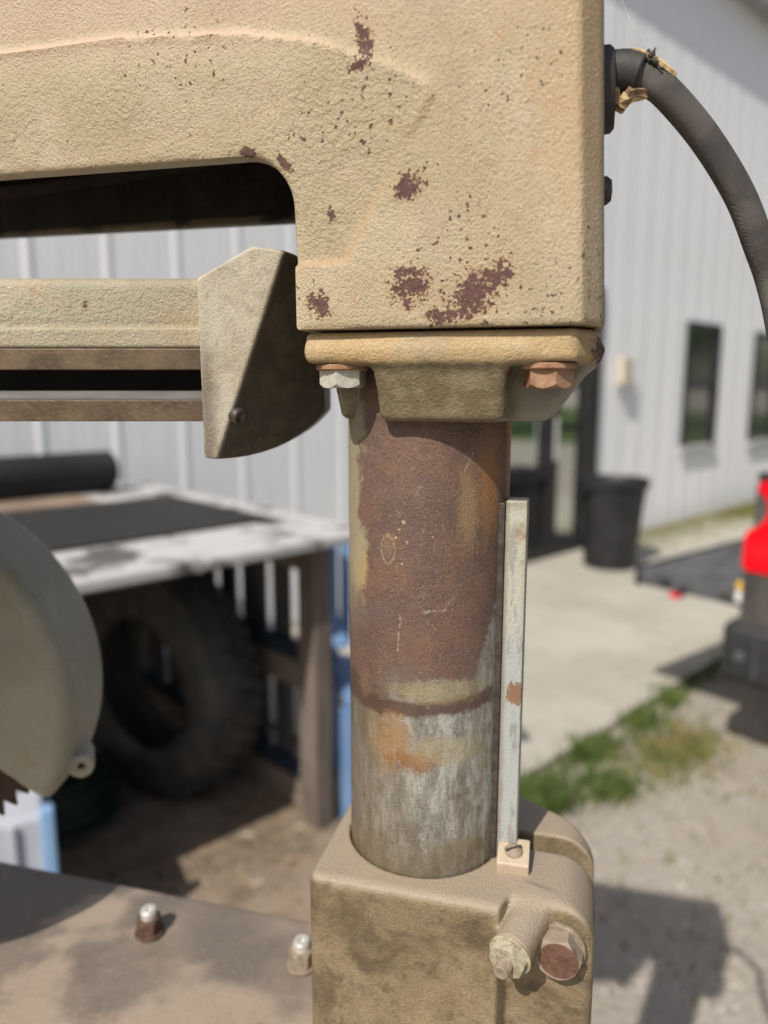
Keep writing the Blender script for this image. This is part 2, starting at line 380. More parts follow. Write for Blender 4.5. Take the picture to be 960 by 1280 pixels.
# pebbles and litter
def pebbles(name, pts, mat):
    V, F = [], []
    for (x, y, s) in pts:
        b = len(V); q = [random.uniform(0.6, 1.2)*s for _ in range(6)]; a = random.uniform(0, 3)
        ca, sa = math.cos(a), math.sin(a)
        for dx, dy, dz in ((q[0], 0, 0.2*s), (0, q[1], 0.2*s), (-q[2], 0, 0.2*s), (0, -q[3], 0.2*s), (0, 0, 0.2*s+q[4]*.6), (0, 0, -0.2*s)):
            V.append((x+dx*ca-dy*sa, y+dx*sa+dy*ca, dz+0.002))
        F += [(b, b+1, b+4), (b+1, b+2, b+4), (b+2, b+3, b+4), (b+3, b, b+4)]
    me = bpy.data.meshes.new(name); me.from_pydata(V, [], F); me.update(); return link(name, me, mat, kind='stuff')
g = G('stone_bits'); vv = g.nz(60, 1)
M_stone = g.out(g.mix(g.ss(0.35, 0.65, vv), (0.30, 0.25, 0.20), (0.56, 0.52, 0.46)), 0.9, spec=0.2)
P = []
for _ in range(7000):
    u, n = random.uniform(1.2, 5), random.uniform(-0.6, 1.3); p = UN(u, n); P.append((p.x, p.y, random.uniform(0.003, 0.009)))
tag(pebbles('pebbles', P, M_stone), 'loose pale gravel stones scattered over the drive', 'gravel')
g = G('litter_bits'); vv = g.nz(25, 1)
M_lit = g.out(g.mix(g.ss(0.4, 0.6, vv), (0.07, 0.045, 0.03), (0.28, 0.20, 0.12)), 0.9, spec=0.2)
P = []
for _ in range(1500):
    u, n = random.uniform(0.3, 1.6), random.uniform(1.3, 2.4); p = UN(u, n); P.append((p.x, p.y, random.choice((0.004, 0.006, 0.012))))
tag(pebbles('leaf_litter', P, M_lit), 'brown leaf litter and crumbs on the dirt', 'litter')

# ---- trees beyond the drive (mirrored in the glass door)
M_bark = simple('bark', (0.06, 0.045, 0.03), (0.13, 0.10, 0.075), 12, 0.9, 0.02, stretch=(1, 1, .2))
M_leaf = leafy('tree_leaves', (0.035, 0.075, 0.015), (0.075, 0.13, 0.025), (0.12, 0.16, 0.04))
for (x, y, hh, lab) in ((19, 6.2, 6.5, 'tree reflected low in the door, nearest the drive'), (22.5, 9.5, 8.0, 'tall leafy tree at the middle of the lawn row'), (21, 13.5, 7.0, 'round leafy tree at the wall end of the lawn row'), (24.5, 3.0, 8.5, 'broad leafy tree farthest out on the lawn')):
    t = empty('leafy_tree', (x, y, 0)); tag(t, lab, 'tree', 'trees on the lawn beyond the drive')
    bm = tube_bm(catmull([(0, 0, -.1), (0.1, 0, hh*.25), (0, .15, hh*.5), (.1, 0, hh*.85)], 5), 0.2, 10, rf=lambda q: 1.2-q)
    for k in range(7):
        a = k*2.4; z = hh*(.3+.07*k); tube_bm([(0, 0, z), (math.cos(a)*hh*.14, math.sin(a)*hh*.14, z+hh*.08), (math.cos(a)*hh*.27, math.sin(a)*hh*.27, z+hh*.2)], 0.07, 6, bm, rf=lambda q: 1.1-q)
    link('trunk', from_bm(bm), M_bark, t)
    V, F = [], []; cl = [(random.gauss(0, hh*.15), random.gauss(0, hh*.15), hh*random.uniform(.35, .95)) for _ in range(34)]
    for q in range(5200):
        cx, cy, cz = random.choice(cl); p = Vector((random.gauss(cx, hh*.055), random.gauss(cy, hh*.055), random.gauss(cz, hh*.045)))
        a = Vector((random.gauss(0, 1), random.gauss(0, 1), random.gauss(0, 1))).normalized()*0.11; b = a.orthogonal().normalized()*0.055; k = len(V)
        V += [p-a, p+b, p+a, p-b]; F.append((k, k+1, k+2, k+3))
    me = bpy.data.meshes.new('crown'); me.from_pydata([tuple(v) for v in V], [], F); me.update(); link('crown', me, M_leaf, t)

# ================================================================ THINGS IN THE YARD
# ---- workbench
g = G('worn_white_paint_board')
n1 = g.nz(4, 5, 0.65); n2 = g.nz(18, 5, 0.7)
c = g.mix(g.ss(0.49, 0.60, n1), (0.46, 0.455, 0.455), (0.09, 0.085, 0.08)); c = g.mix(g.ss(0.5, 0.75, n2)*0.5, c, (0.36, 0.33, 0.29))
g.bump(n2, 0.003); M_board = g.out(c, 0.75, spec=0.3)
def wood(name, c1, c2, ax=2):
    g = G(name); st = [9, 9, 9]; st[ax] = 0.8
    co = g.vec(g.x*st[0], g.y*st[1], g.z*st[2]); n = g.nz(6, 5, 0.65, co); k = g.nz(2.5, 3)
    c = g.mix(g.ss(0.3, 0.7, n), c1, c2); c = g.mix(g.ss(0.5, 0.75, k)*0.4, c, tuple(v*0.5 for v in c1)); g.bump(n, 0.004); return g.out(c, 0.85, spec=0.2)
M_wood = wood('weathered_wood', (0.12, 0.095, 0.075), (0.22, 0.18, 0.15)); M_woodn = wood('weathered_wood_rail', (0.15, 0.125, 0.105), (0.26, 0.22, 0.185), 1)
M_blue = simple('light_blue_plastic', (0.12, 0.21, 0.40), (0.17, 0.28, 0.48), 5, 0.5)
M_dkblue = wood('blue_painted_wood', (0.014, 0.024, 0.042), (0.03, 0.045, 0.07), 1)
M_slat = wood('dark_slat_wood', (0.065, 0.068, 0.078), (0.125, 0.115, 0.108))
M_rub = simple('black_rubber', (0.042, 0.040, 0.039), (0.090, 0.083, 0.076), 9, 0.7, 0.002, 80)
M_mat = simple('black_mat', (0.010, 0.010, 0.011), (0.020, 0.020, 0.021), 5, 0.75, 0.002, 60)
M_card = simple('cardboard', (0.17, 0.12, 0.085), (0.27, 0.20, 0.15), 5, 0.9)
bench = un('workbench'); tag(bench, 'wide workbench with worn white top standing along the wall', 'workbench')
box('bench_top', (-1.6, 1.705, 0.970), (1.58, 3.32, 1.0), M_board, bench, 0.006)
for u, n in ((-1.5, 1.8), (-1.5, 3.2), (1.40, 3.14)): box('leg', (u, n, 0), (u+0.09, n+0.09, 0.964), M_wood, bench, 0.004)
box('leg', (1.380, 1.775, 0), (1.445, 1.865, 0.964), M_wood, bench, 0.004)
box('back_board', (-1.6, 3.29, 0.02), (1.30, 3.315, 0.962), M_slat, bench)
m = box('rubber_mat', (-1.5, 2.06, 1.002), (1.44, 2.80, 1.010), M_mat, None, 0.002, rotz=UN_ROT); tag(m, 'flat black rubber mat lying on the workbench', 'mat')
m = box('cardboard_sheet', (-1.5, 2.81, 1.002), (1.15, 3.06, 1.012), M_card, None, 0.002, rotz=UN_ROT); tag(m, 'brown cardboard sheet on the bench behind the mat', 'cardboard')
bm = lathe_bm([(0, 0), (0.02, 0), (0.022, 0.03), (0.03, 0.03), (0.032, 0), (0.072, 0), (0.085, 0.012), (0.086, 0.5), (0.083, 1.2), (0.086, 2.6), (0, 2.6)], (1.36, 3.17, 1.09), (-1, 0, 0), 40)
m = link('rolled_mat', from_bm(bm), M_mat, rotz=UN_ROT, smooth=True); shade_auto(m, 40); tag(m, 'black roll of matting at the back of the workbench', 'roll')
# ---- pallet stood on edge as the bench end
pal = un('wooden_pallet'); tag(pal, 'dark slatted pallet standing on edge under the bench end', 'pallet')
GAP = [1.84, 1.99, 2.135, 2.33, 2.485, 2.62, 2.79, 2.95, 3.13]
for n0, n1 in zip(GAP, GAP[1:]):
    box('slat', (1.452, n0+0.027, 0.05), (1.47, n1-0.027, 0.955), M_slat, pal, 0.002)
for z, mt in ((0.02, M_woodn), (0.45, M_woodn), (0.86, M_woodn)):
    box('stringer', (1.412, 1.86, z), (1.45, 3.12, z+0.095), mt, pal, 0.003)
box('stringer', (1.41, 1.87, 0.548), (1.449, 3.1, 0.60), M_dkblue, pal, 0.003)
box('stringer', (1.41, 1.87, 0.12), (1.449, 3.1, 0.165), M_dkblue, pal, 0.003)
# ---- tyre
def tread(i, r, h): return 1.0
TR = 0.397; bm = bmesh.new()
prof = [(0.222, 0.03), (0.226, 0.008), (0.26, -0.012), (0.315, -0.018), (0.352, -0.004), (0.375, 0.018), (0.384, 0.03), (0.388, 0.09), (0.389, 0.13), (0.388, 0.17), (0.384, 0.23), (0.375, 0.242), (0.352, 0.264), (0.315, 0.278), (0.26, 0.272), (0.226, 0.252), (0.222, 0.23), (0.23, 0.225), (0.29, 0.235), (0.345, 0.215), (0.36, 0.13), (0.345, 0.045), (0.29, 0.025), (0.23, 0.035), (0.222, 0.03)]
tl = empty('truck_tyre', UN(1.06, 2.38, TR*1.05), UN_ROT+math.radians(13)); tl.scale = (0.80, 1.05, 1.05); tag(tl, 'worn black truck tyre standing upright under the workbench', 'tyre')
link('tyre_carcass', from_bm(lathe_bm(prof, (0, 0, 0), (1, 0, 0), 72)), M_rub, tl, smooth=True)
bm = bmesh.new()
for k in range(40):
    for row, (a, b) in enumerate(((0.012, 0.06), (0.075, 0.125), (0.14, 0.19), (0.205, 0.25))):
        th = 2*math.pi*(k + 0.5*(row % 2))/40; b2 = box_bm((a, -0.02, 0.374), (b, 0.02, 0.397 if row in (1, 2) else 0.392))
        R = Matrix.Rotation(th, 4, 'X')
        for v in b2.verts: v.co = R @ v.co
        me = bpy.data.meshes.new('t'); b2.to_mesh(me); b2.free(); bm.from_mesh(me); bpy.data.meshes.remove(me)
o = link('tread', from_bm(bm), M_rub, tl); o['kind'] = 'stuff'
# ---- light blue plastic chair, mostly behind the column
ch = empty('plastic_chair', (0.035, 2.50, 0), math.radians(10)); tag(ch, 'light blue plastic chair between the bench end and the column', 'chair')
box('seat', (-0.20, -0.20, 0.42), (0.20, 0.20, 0.455), M_blue, ch, 0.012)
for sx in (-1, 1):
    for sy in (-1, 1):
        top = 0.42 if sy < 0 else 0.93
        x = sx*0.195
        link('leg', from_bm(prism_bm([(x-0.02, -0.02+sy*0.21), (x+0.02, -0.02+sy*0.21), (x+0.02, 0.02+sy*0.21), (x-0.02, 0.02+sy*0.21)], 2, 0, top)), M_blue, ch)
    box('armrest', (sx*0.21-0.025, -0.22, 0.63), (sx*0.21+0.025, 0.20, 0.655), M_blue, ch, 0.008)
for k in range(5): box('back_slat', (-0.165+k*0.072, 0.195, 0.50), (-0.125+k*0.072, 0.212, 0.90), M_blue, ch, 0.004)
box('back_rail', (-0.19, 0.19, 0.90), (0.19, 0.225, 0.95), M_blue, ch, 0.01)
# ---- bin and hose at lower left
M_bin = simple('pale_grey_plastic', (0.42, 0.45, 0.52), (0.52, 0.55, 0.62), 4, 0.5)
M_ltblue = simple('pale_blue_plastic', (0.22, 0.38, 0.62), (0.28, 0.45, 0.70), 4, 0.5)
bi = empty('plastic_crate', (-1.075, 1.625, 0), math.radians(28)); tag(bi, 'pale grey plastic crate with light blue corner posts behind the blade', 'crate')
box('crate_body', (-0.26, -0.17, 0.05), (0.235, 0.10, 0.47), M_bin, bi, 0.012)
for sx in (-1, 1):
    for sy in (-1, 1): box('corner_post', (0.0+sx*0.243-0.018, -0.035+sy*0.13-0.018, 0.0), (sx*0.243+0.012, -0.035+sy*0.13+0.018, 0.485), M_ltblue, bi, 0.006)
for k in range(5): box('rib', (-0.2+k*0.09, -0.182, 0.06), (-0.188+k*0.09, -0.168, 0.46), M_bin, bi, 0.002)
M_hose = simple('green_hose', (0.008, 0.022, 0.014), (0.018, 0.04, 0.026), 8, 0.4)
pts = []
for k in range(8*40+1):
    a = 2*math.pi*k/40; L = k/40; r = 0.185 + 0.012*math.sin(L*2.3) - 0.012*(L % 2); pts.append((r*math.cos(a), r*math.sin(a), 0.014 + L*0.0215 + 0.004*math.sin(a*2+L)))
h = link('garden_hose', from_bm(tube_bm(pts, 0.0125, 8)), M_hose, loc=(-1.10, 2.30, 0), smooth=True); tag(h, 'dark green coiled garden hose on the dirt beside the tyre', 'hose')
# ---- trash can
M_can = simple('dark_grey_plastic', (0.014, 0.014, 0.016), (0.024, 0.024, 0.027), 6, 0.5)
tc_ = empty('trash_can', (1.80, 5.80, 0.035), 0.4); tag(tc_, 'tall dark grey plastic trash can beside the glass door', 'trash can')
bm = lathe_bm([(0, 0.012), (0.185, 0.0), (0.20, 0.012), (0.232, 0.40), (0.252, 0.63), (0.254, 0.64), (0.246, 0.64), (0.225, 0.40), (0.19, 0.03), (0, 0.025)], (0, 0, 0), (0, 0, 1), 56)
shade_auto(link('can_body', from_bm(bm), M_can, tc_), 40)
bm = lathe_bm([(0.25, 0.635), (0.268, 0.635), (0.275, 0.65), (0.278, 0.70), (0.268, 0.706), (0.262, 0.70), (0.25, 0.642), (0.25, 0.635)], (0, 0, 0), (0, 0, 1), 56)
shade_auto(link('rim', from_bm(bm), M_can, tc_), 40)
for s in (-1, 1): box('handle', (s*0.285-0.02, -0.06, 0.61), (s*0.285+0.02, 0.06, 0.64), M_can, tc_, 0.006)
# ---- pickup truck with its tailgate down
M_body = simple('dark_truck_paint', (0.018, 0.019, 0.022), (0.024, 0.025, 0.028), 3, 0.25, spec=0.6)
M_blkpl = simple('black_truck_plastic', (0.022, 0.022, 0.024), (0.036, 0.036, 0.038), 30, 0.55, 0.0006, 400)
M_liner = simple('bed_liner', (0.065, 0.067, 0.072), (0.11, 0.112, 0.118), 14, 0.65, 0.001, 200)
g = G('red_lens'); M_red = g.out((0.75, 0.004, 0.012), 0.12, spec=0.7, Coat_Weight=0.6)
M_amber = simple('amber_plastic', (0.75, 0.45, 0.05), (0.80, 0.50, 0.08), 5, 0.4); M_white = simple('white_plastic', (0.75, 0.75, 0.75), (0.8, 0.8, 0.8), 5, 0.4)
M_chrome = simple('dull_chrome', (0.5, 0.5, 0.5), (0.6, 0.6, 0.6), 5, 0.25, metal=1.0)
tk = empty('pickup_truck', (1.308, 2.645, 0), math.atan2(-0.785, 0.62)); tag(tk, 'dark pickup truck with its tailgate down and a red tail light', 'truck')
# local x runs forward (towards the camera side), y across to the far side; the near rear corner is the origin
TW = 1.78
tg = shade_auto(link('tailgate', from_bm(box_bm((-0.46, 0.06, 0.625), (-0.012, TW-0.06, 0.700), 0.02)), M_liner, tk), 50)
box('tailgate_cap', (-0.475, 0.055, 0.620), (-0.454, TW-0.055, 0.706), M_blkpl, tg, 0.008)
for xx in (-0.33, -0.08): link('bolt_cap', from_bm(lathe_bm([(0, 0.012), (0.018, 0.010), (0.024, 0.004), (0.024, 0)], (xx, 0.060, 0.664), (0, -1, 0), 20)), M_blkpl if xx < -0.2 else M_rub, tg)
box('latch', (-0.265, 0.050, 0.640), (-0.225, 0.062, 0.672), M_chrome, tg, 0.004)
box('reflector', (-0.31, 0.052, 0.605), (-0.27, 0.10, 0.624), M_red, tg, 0.004)
link('tailgate_cable', from_bm(tube_bm([(-0.20, 0.085, 0.700), (-0.10, 0.08, 0.80), (0.02, 0.075, 0.92)], 0.004, 8)), M_rub, tk)
for nm, lo, hi, mt in (('bed_side', (0.03, 0.0, 0.50), (1.95, 0.06, 1.14), M_body), ('bed_side', (0.0, TW-0.06, 0.50), (1.95, TW, 1.14), M_body), ('bed_floor', (0.0, 0.061, 0.56), (1.95, TW-0.061, 0.70), M_liner), ('bed_front', (1.96, 0.0, 0.50), (2.03, TW, 1.2), M_body)):
    box(nm, lo, hi, mt, tk, 0.012)
LP = [(0.0, 0.800), (0.012, 0.785), (0.26, 0.785), (0.27, 1.10), (0.25, 1.125), (0.05, 1.120), (0.030, 1.105), (0.032, 1.082), (0.075, 1.070), (0.092, 1.040), (0.088, 1.000), (0.070, 0.965), (0.020, 0.945), (0.0, 0.925)]
for y0, y1 in ((-0.014, 0.14), (TW-0.14, TW+0.014)): tlb = prism_bm(LP, 1, y0, y1); bmesh.ops.bevel(tlb, geom=tlb.edges[:], offset=0.009, segments=2, affect='EDGES', clamp_overlap=True); shade_auto(link('tail_light', from_bm(tlb), M_red, tk), 40)
box('light_housing', (0.028, -0.006, 0.79), (0.255, 0.13, 1.11), M_rub, tk, 0.006)
box('rear_pillar', (0.004, -0.004, 0.50), (0.27, 0.10, 0.784), M_rub, tk, 0.006)
bm = prism_bm([(0.06, 1.141), (0.20, 1.62), (0.30, 1.66), (1.94, 1.66), (1.94, 1.141)], 1, 0.01, TW-0.01); bmesh.ops.bevel(bm, geom=bm.edges[:], offset=0.03, segments=2, affect='EDGES'); link('bed_canopy', from_bm(bm), M_body, tk)
box('bed_rail_cap', (0.03, -0.01, 1.126), (1.95, 0.07, 1.150), M_blkpl, tk, 0.008)
bu = shade_auto(link('bumper', from_bm(box_bm((-0.05, -0.03, 0.36), (0.22, TW+0.03, 0.595), 0.045, seg=3)), M_blkpl, tk), 60)
box('step_pad', (-0.03, 0.5, 0.592), (0.14, TW-0.5, 0.604), M_liner, bu, 0.004)
box('corner_seam', (0.085, -0.036, 0.40), (0.090, -0.027, 0.56), M_liner, bu)
link('bolt_cap', from_bm(lathe_bm([(0, 0.010), (0.018, 0.008), (0.022, 0.0)], (0.03, -0.03, 0.47), (0, -1, 0), 20)), M_liner, bu)
box('plug_cover', (-0.028, 0.02, 0.655), (-0.003, 0.055, 0.70), M_white, tk, 0.008); box('plug_tab', (-0.028, 0.02, 0.702), (-0.003, 0.055, 0.735), M_amber, tk, 0.008)
box('frame', (0.1, 0.4, 0.34), (4.6, TW-0.4, 0.49), M_blkpl, tk, 0.01)
bm = prism_bm([(2.04, 0.48), (2.04, 1.25), (2.15, 1.80), (3.2, 1.80), (3.75, 1.22), (4.9, 1.10), (5.05, 0.95), (5.05, 0.48)], 1, 0.0, TW); bmesh.ops.bevel(bm, geom=bm.edges[:], offset=0.04, segments=2, affect='EDGES')
link('cab', from_bm(bm), M_body, tk)
for yy in (0.0, TW): link('side_window', from_bm(prism_bm([(2.2, 1.28), (2.26, 1.72), (3.14, 1.72), (3.55, 1.28)], 1, yy-0.006, yy+0.006)), M_glass2, tk)
for xx in (0.98, 4.15):
    for yy in (0.02, TW-0.02):
        sg = -1 if yy < 1 else 1
        wh = link('wheel', from_bm(lathe_bm([(0, 0.02), (0.10, 0.03), (0.22, 0.0), (0.25, -0.01)], (xx, yy, 0.38), (0, sg, 0), 32)), M_chrome, tk)
        link('tyre', from_bm(lathe_bm([(0.235, 0.0), (0.30, -0.03), (0.36, 0.0), (0.378, 0.04), (0.378, 0.18), (0.36, 0.22), (0.30, 0.25), (0.235, 0.22), (0.235, 0.0)], (xx, yy, 0.38), (0, -sg, 0), 48)), M_rub, wh, smooth=True)

# ================================================================ THE SAW
def tan_paint(name, cA, cB, cC, patches=(), chips=0.0, extra=None, rough_region=None, grime=None, top_dust=None, bump=1.0, gold=0.0):
    """cast iron under old tan paint; patches = (x, z, rx, rz, tilt) of flaked rust on the casting"""
    g = G(name)
    big = g.nz(22, 4, 0.6); mid = g.nz(95, 3, 0.65); fine = g.nz(620, 2, 0.65); vf = g.nz(1500, 1, 0.6)
    c = g.mix(g.ss(0.36, 0.64, big), cA, cB); c = g.mix(g.ss(0.50, 0.72, g.nz(38, 5, 0.65, dist=0.4)), c, cC)
    c = g.mix(g.ss(0.48, 0.30, fine)*0.55, c, tuple(v*0.58 for v in cA)); c = g.mix(g.ss(0.56, 0.70, g.nz(260, 3, 0.7))*0.35, c, tuple(v*0.68 for v in cA))
    c = g.mix(g.ss(0.56, 0.74, vf)*0.55, c, tuple(min(1, v*1.42) for v in cB))
    if grime:
        gc, gs = grime
        gm = g.ss(0.42, 0.70, g.nz(26, 5, 0.7, dist=0.6)); c = g.mix(gm*gs, c, gc)
        c = g.mix(g.ss(0.55, 0.72, mid)*gs*0.6, c, tuple(v*0.7 for v in gc))
    # orange rust bleeding through
    c = g.mix(g.ss(0.54, 0.72, g.nz(75, 4, 0.75))*0.45, c, (cA[0]*0.98, cA[1]*0.74, cA[2]*0.56))
    c = g.mix(g.ss(0.50, 0.70, g.nz(17, 3, 0.6, g.vec(g.x, g.y, g.z*0.45)))*0.30, c, (cA[0]*0.72, cA[1]*0.70, cA[2]*0.66))
    chip = None
    if chips:
        dn = g.ss(0.48, 0.62, g.nz(15, 2, 0.5))
        cn = g.nz(340, 2, 0.5); chip = g.ss(0.700, 0.720, cn + dn*0.095 - 0.045)*chips
    pm_ = None
    wob = (g.nz(190, 3, 0.85)-0.5)*1.2 + (g.nz(620, 1)-0.5)*0.35
    dmin = None
    hole_ = g.ss(0.36, 0.42, g.nz(330, 3, 0.7)) if patches else None
    for (px, pz, rx, rz, tl) in patches:
        ca, sa = math.cos(tl), math.sin(tl); dx = g.x-px; dz = g.z-pz
        a = (dx*ca + dz*sa)/(rx*0.88); b = (dz*ca - dx*sa)/(rz*0.88)
        d = g.m('SQRT', a*a + b*b) + wob*3.2
        dmin = d if dmin is None else g.mn(dmin, d)
        k = g.ss(1.0, 0.9, d)*hole_; pm_ = k if pm_ is None else g.mx(pm_, k)
    if dmin is not None: c = g.mix(g.ss(1.75, 0.95, dmin)*0.5, c, (0.34, 0.195, 0.095))
    if extra: c = extra(g, c, mid, fine)
    h = fine*0.85 + mid*0.18 + vf*0.45
    if rough_region is not None:
        x0, x1, z0, z1 = rough_region
        rr = g.ss(z0-0.01, z0+0.012, g.z)*g.ss(z1+0.01, z1-0.012, g.z)*g.ss(x1+0.012, x1-0.012, g.x)*g.ss(0.42, 0.6, g.nz(30, 2) + 0.06)
        pit = g.nz(300, 2, 0.5)
        g.bump(pit*rr, 0.0010*bump); c = g.mix(rr*0.5, c, (cA[0]*0.92, cA[1]*0.97, cA[2]*0.93))
    g.bump(h, 0.0010*bump)
    pt = g.nt.nodes.new('ShaderNodeNewGeometry'); pt = S(g, pt.outputs['Pointiness'])
    c = g.mix(g.ss(0.525, 0.60, pt + (mid-0.5)*0.06)*0.6, c, tuple(min(1, v*1.5+0.03) for v in cB))      # edges rubbed bare and pale
    rough = (mid-0.5)*0.35 + 0.49
    if pm_ is not None or chip is not None:
        k = pm_ if chip is None else (chip if pm_ is None else g.mx(pm_, chip))
        rc = g.mix(g.nz(300, 3, 0.6), (0.060, 0.030, 0.031), (0.15, 0.075, 0.060)); rc = g.mix(g.ss(0.58, 0.72, g.nz(420, 2, 0.6))*0.7, rc, (0.27, 0.16, 0.105))
        c = g.mix(k, c, rc); g.bump(1-k, 0.0008)
        rough = k*0.35 + (mid-0.5)*0.35 + 0.47
    if top_dust:
        tz, tcol = top_dust; geo = g.nt.nodes.new('ShaderNodeNewGeometry'); sp_ = g.nt.nodes.new('ShaderNodeSeparateXYZ')
        g.nt.links.new(geo.outputs['True Normal'], sp_.inputs[0]); up = S(g, sp_.outputs[2])
        c = g.mix(g.ss(0.25, 0.75, up + (mid-0.5)*0.5)*0.85, c, tcol)
    return g.out(c, rough, gold, 0.38)

HP = [(0.0040, 0.0975, 0.0080, 0.0060, 0.3), (0.0045, 0.0495, 0.0105, 0.0095, 0.0), (0.0360, 0.0430, 0.0140, 0.0100, 0.5), (0.0470, 0.0515, 0.0090, 0.0070, 0.4), (0.0230, 0.0345, 0.0100, 0.0035, 0.0),
      (-0.0427, 0.0415, 0.0055, 0.0065, 0.6), (-0.0365, 0.0860, 0.0028, 0.0032, 0), (-0.0184, 0.1640, 0.0035, 0.013, 0.25), (-0.0205, 0.1530, 0.0050, 0.0028, 0.1), (-0.0600, 0.1110, 0.0065, 0.0022, -0.9), (-0.081, 0.1190, 0.0055, 0.0026, 0)]
TAN_A, TAN_B, TAN_C = (0.360, 0.285, 0.178), (0.415, 0.340, 0.230), (0.42, 0.318, 0.222)
def wear_and_inner_shade(g, c, mid, fine):
    k = g.ss(0.062, 0.068, g.y)*g.ss(-0.062, -0.066, g.x)  # far web inside the hollow arm: shade put into the colour
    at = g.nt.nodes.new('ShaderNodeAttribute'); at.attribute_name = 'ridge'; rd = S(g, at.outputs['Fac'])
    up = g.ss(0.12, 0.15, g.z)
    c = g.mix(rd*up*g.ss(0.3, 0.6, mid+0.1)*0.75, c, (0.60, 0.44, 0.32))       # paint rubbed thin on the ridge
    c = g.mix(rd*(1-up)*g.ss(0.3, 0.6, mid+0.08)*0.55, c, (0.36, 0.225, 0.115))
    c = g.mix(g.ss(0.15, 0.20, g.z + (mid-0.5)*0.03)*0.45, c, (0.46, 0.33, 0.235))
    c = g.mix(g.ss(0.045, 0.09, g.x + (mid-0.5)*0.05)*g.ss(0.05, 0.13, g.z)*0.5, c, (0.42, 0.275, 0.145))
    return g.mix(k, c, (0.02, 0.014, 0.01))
def cap_extra(g, c, mid, fine):
    k = g.ss(0.0135, 0.0105, g.z + (mid-0.5)*0.004)
    lo = g.mix(g.ss(0.4, 0.65, mid), (0.150, 0.120, 0.066), (0.215, 0.180, 0.110)); lo = g.mix(g.ss(0.052, 0.062, g.x), lo, (0.27, 0.25, 0.20))
    return g.mix(k, c, lo)
M_head = tan_paint('tan_casting_paint', TAN_A, TAN_B, TAN_C, HP, chips=1.0, extra=wear_and_inner_shade, rough_region=(-0.3, 0.01, 0.07, 0.165))
M_cap = tan_paint('tan_cap_paint', (0.41, 0.285, 0.14), (0.46, 0.34, 0.19), (0.32, 0.26, 0.17), [(0.100, 0.018, 0.005, 0.008, 0)], extra=cap_extra, grime=((0.27, 0.21, 0.12), 0.45), bump=0.8)
M_clamp = tan_paint('grimy_clamp_paint', (0.205, 0.155, 0.090), (0.265, 0.205, 0.125), (0.185, 0.135, 0.078), grime=((0.095, 0.066, 0.038), 0.9), top_dust=(0, (0.34, 0.275, 0.21)), gold=0.0, bump=0.85)
M_arm = tan_paint('grey_tan_arm_paint', (0.33, 0.29, 0.205), (0.39, 0.34, 0.245), (0.37, 0.285, 0.18), [(-0.205, 0.047, 0.0022, 0.0022, 0)], rough_region=(-0.9, 0.0, 0.03, 0.06), bump=1.0)
def ecap_shade_grime(g, c, mid, fine):
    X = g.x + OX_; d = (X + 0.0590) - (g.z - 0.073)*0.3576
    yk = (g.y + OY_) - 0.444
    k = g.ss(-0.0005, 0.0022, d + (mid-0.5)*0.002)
    c = g.mix(k*0.93, c, g.mix(g.ss(0.4, 0.7, mid), (0.040, 0.031, 0.022), (0.085, 0.066, 0.045)))  # right facet: its shade put into the colour, mixed with grime
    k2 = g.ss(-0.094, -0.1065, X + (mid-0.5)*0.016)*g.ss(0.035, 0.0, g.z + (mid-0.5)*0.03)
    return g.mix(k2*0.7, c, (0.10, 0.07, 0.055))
OX_, OY_ = AX.x, AX.y
M_ecap = tan_paint('end_cap_paint', (0.38, 0.345, 0.27), (0.45, 0.405, 0.315), (0.36, 0.32, 0.25), extra=ecap_shade_grime, grime=((0.16, 0.12, 0.075), 0.5), bump=0.55)
M_guard = tan_paint('guard_paint', (0.33, 0.31, 0.24), (0.38, 0.355, 0.28), (0.36, 0.32, 0.235), bump=0.35)

saw = empty('radial_arm_saw', (AX.x, AX.y, CAM_H-TABLE_DROP), SROT)
tag(saw, 'old rusty tan radial arm saw on a thick steel column, close up', 'saw')
LZ = (0, 0, TABLE_DROP)
def part(name, me, mat, parent=saw, **kw): return link(name, me, mat, parent, loc=LZ if parent is saw else (0, 0, 0), **kw)
def wpart(name, me, mat, parent=saw):      # meshes given in world axes, relative to the column axis
    o = part(name, me, mat, parent)
    if parent is saw: o.rotation_euler = (0, 0, -SROT)
    return o

# ---- overarm casting: head block over the column, hollow arm running left
FY = -0.077
def f_head(x, y, z):
    xs = x + 0.048*(z-0.03)
    wob = 0.0004*np.sin(x*61+1)*np.sin(z*47)
    A = np.maximum(-0.0565 - x - 0.010*(z-0.03), 0.0292 - z + 0*x); zb = 0.1165 - (x+0.06)*0.008; B = zb - z
    d = rmin(A, B, 0.026)
    R = rmaxs([xs-0.1, 0.85*(xs-0.0895)-0.525*(y-FY)], 0.003)
    d = rmaxs([d, R, FY - y + wob, y-0.085, z-0.245+0*x, -0.62-x], 0.0018)
    hol = sdbox(x, y, z, (-0.7, -0.0655, -0.1), (-0.0685, 0.0735, 0.222), 0.012)
    return rmax(d, -hol, 0.002)
ARC = [(-0.70, 0.120), (-0.40, 0.165), (-0.228, 0.1800), (-0.150, 0.1795), (-0.083, 0.1745), (-0.040, 0.1655), (-0.0043, 0.1515), (0.0120, 0.1425), (0.0140, 0.1370), (0.0100, 0.1290), (-0.0270, 0.0670), (-0.0285, 0.0635), (-0.058, 0.0620), (-0.12, 0.05), (-0.70, 0.05)]
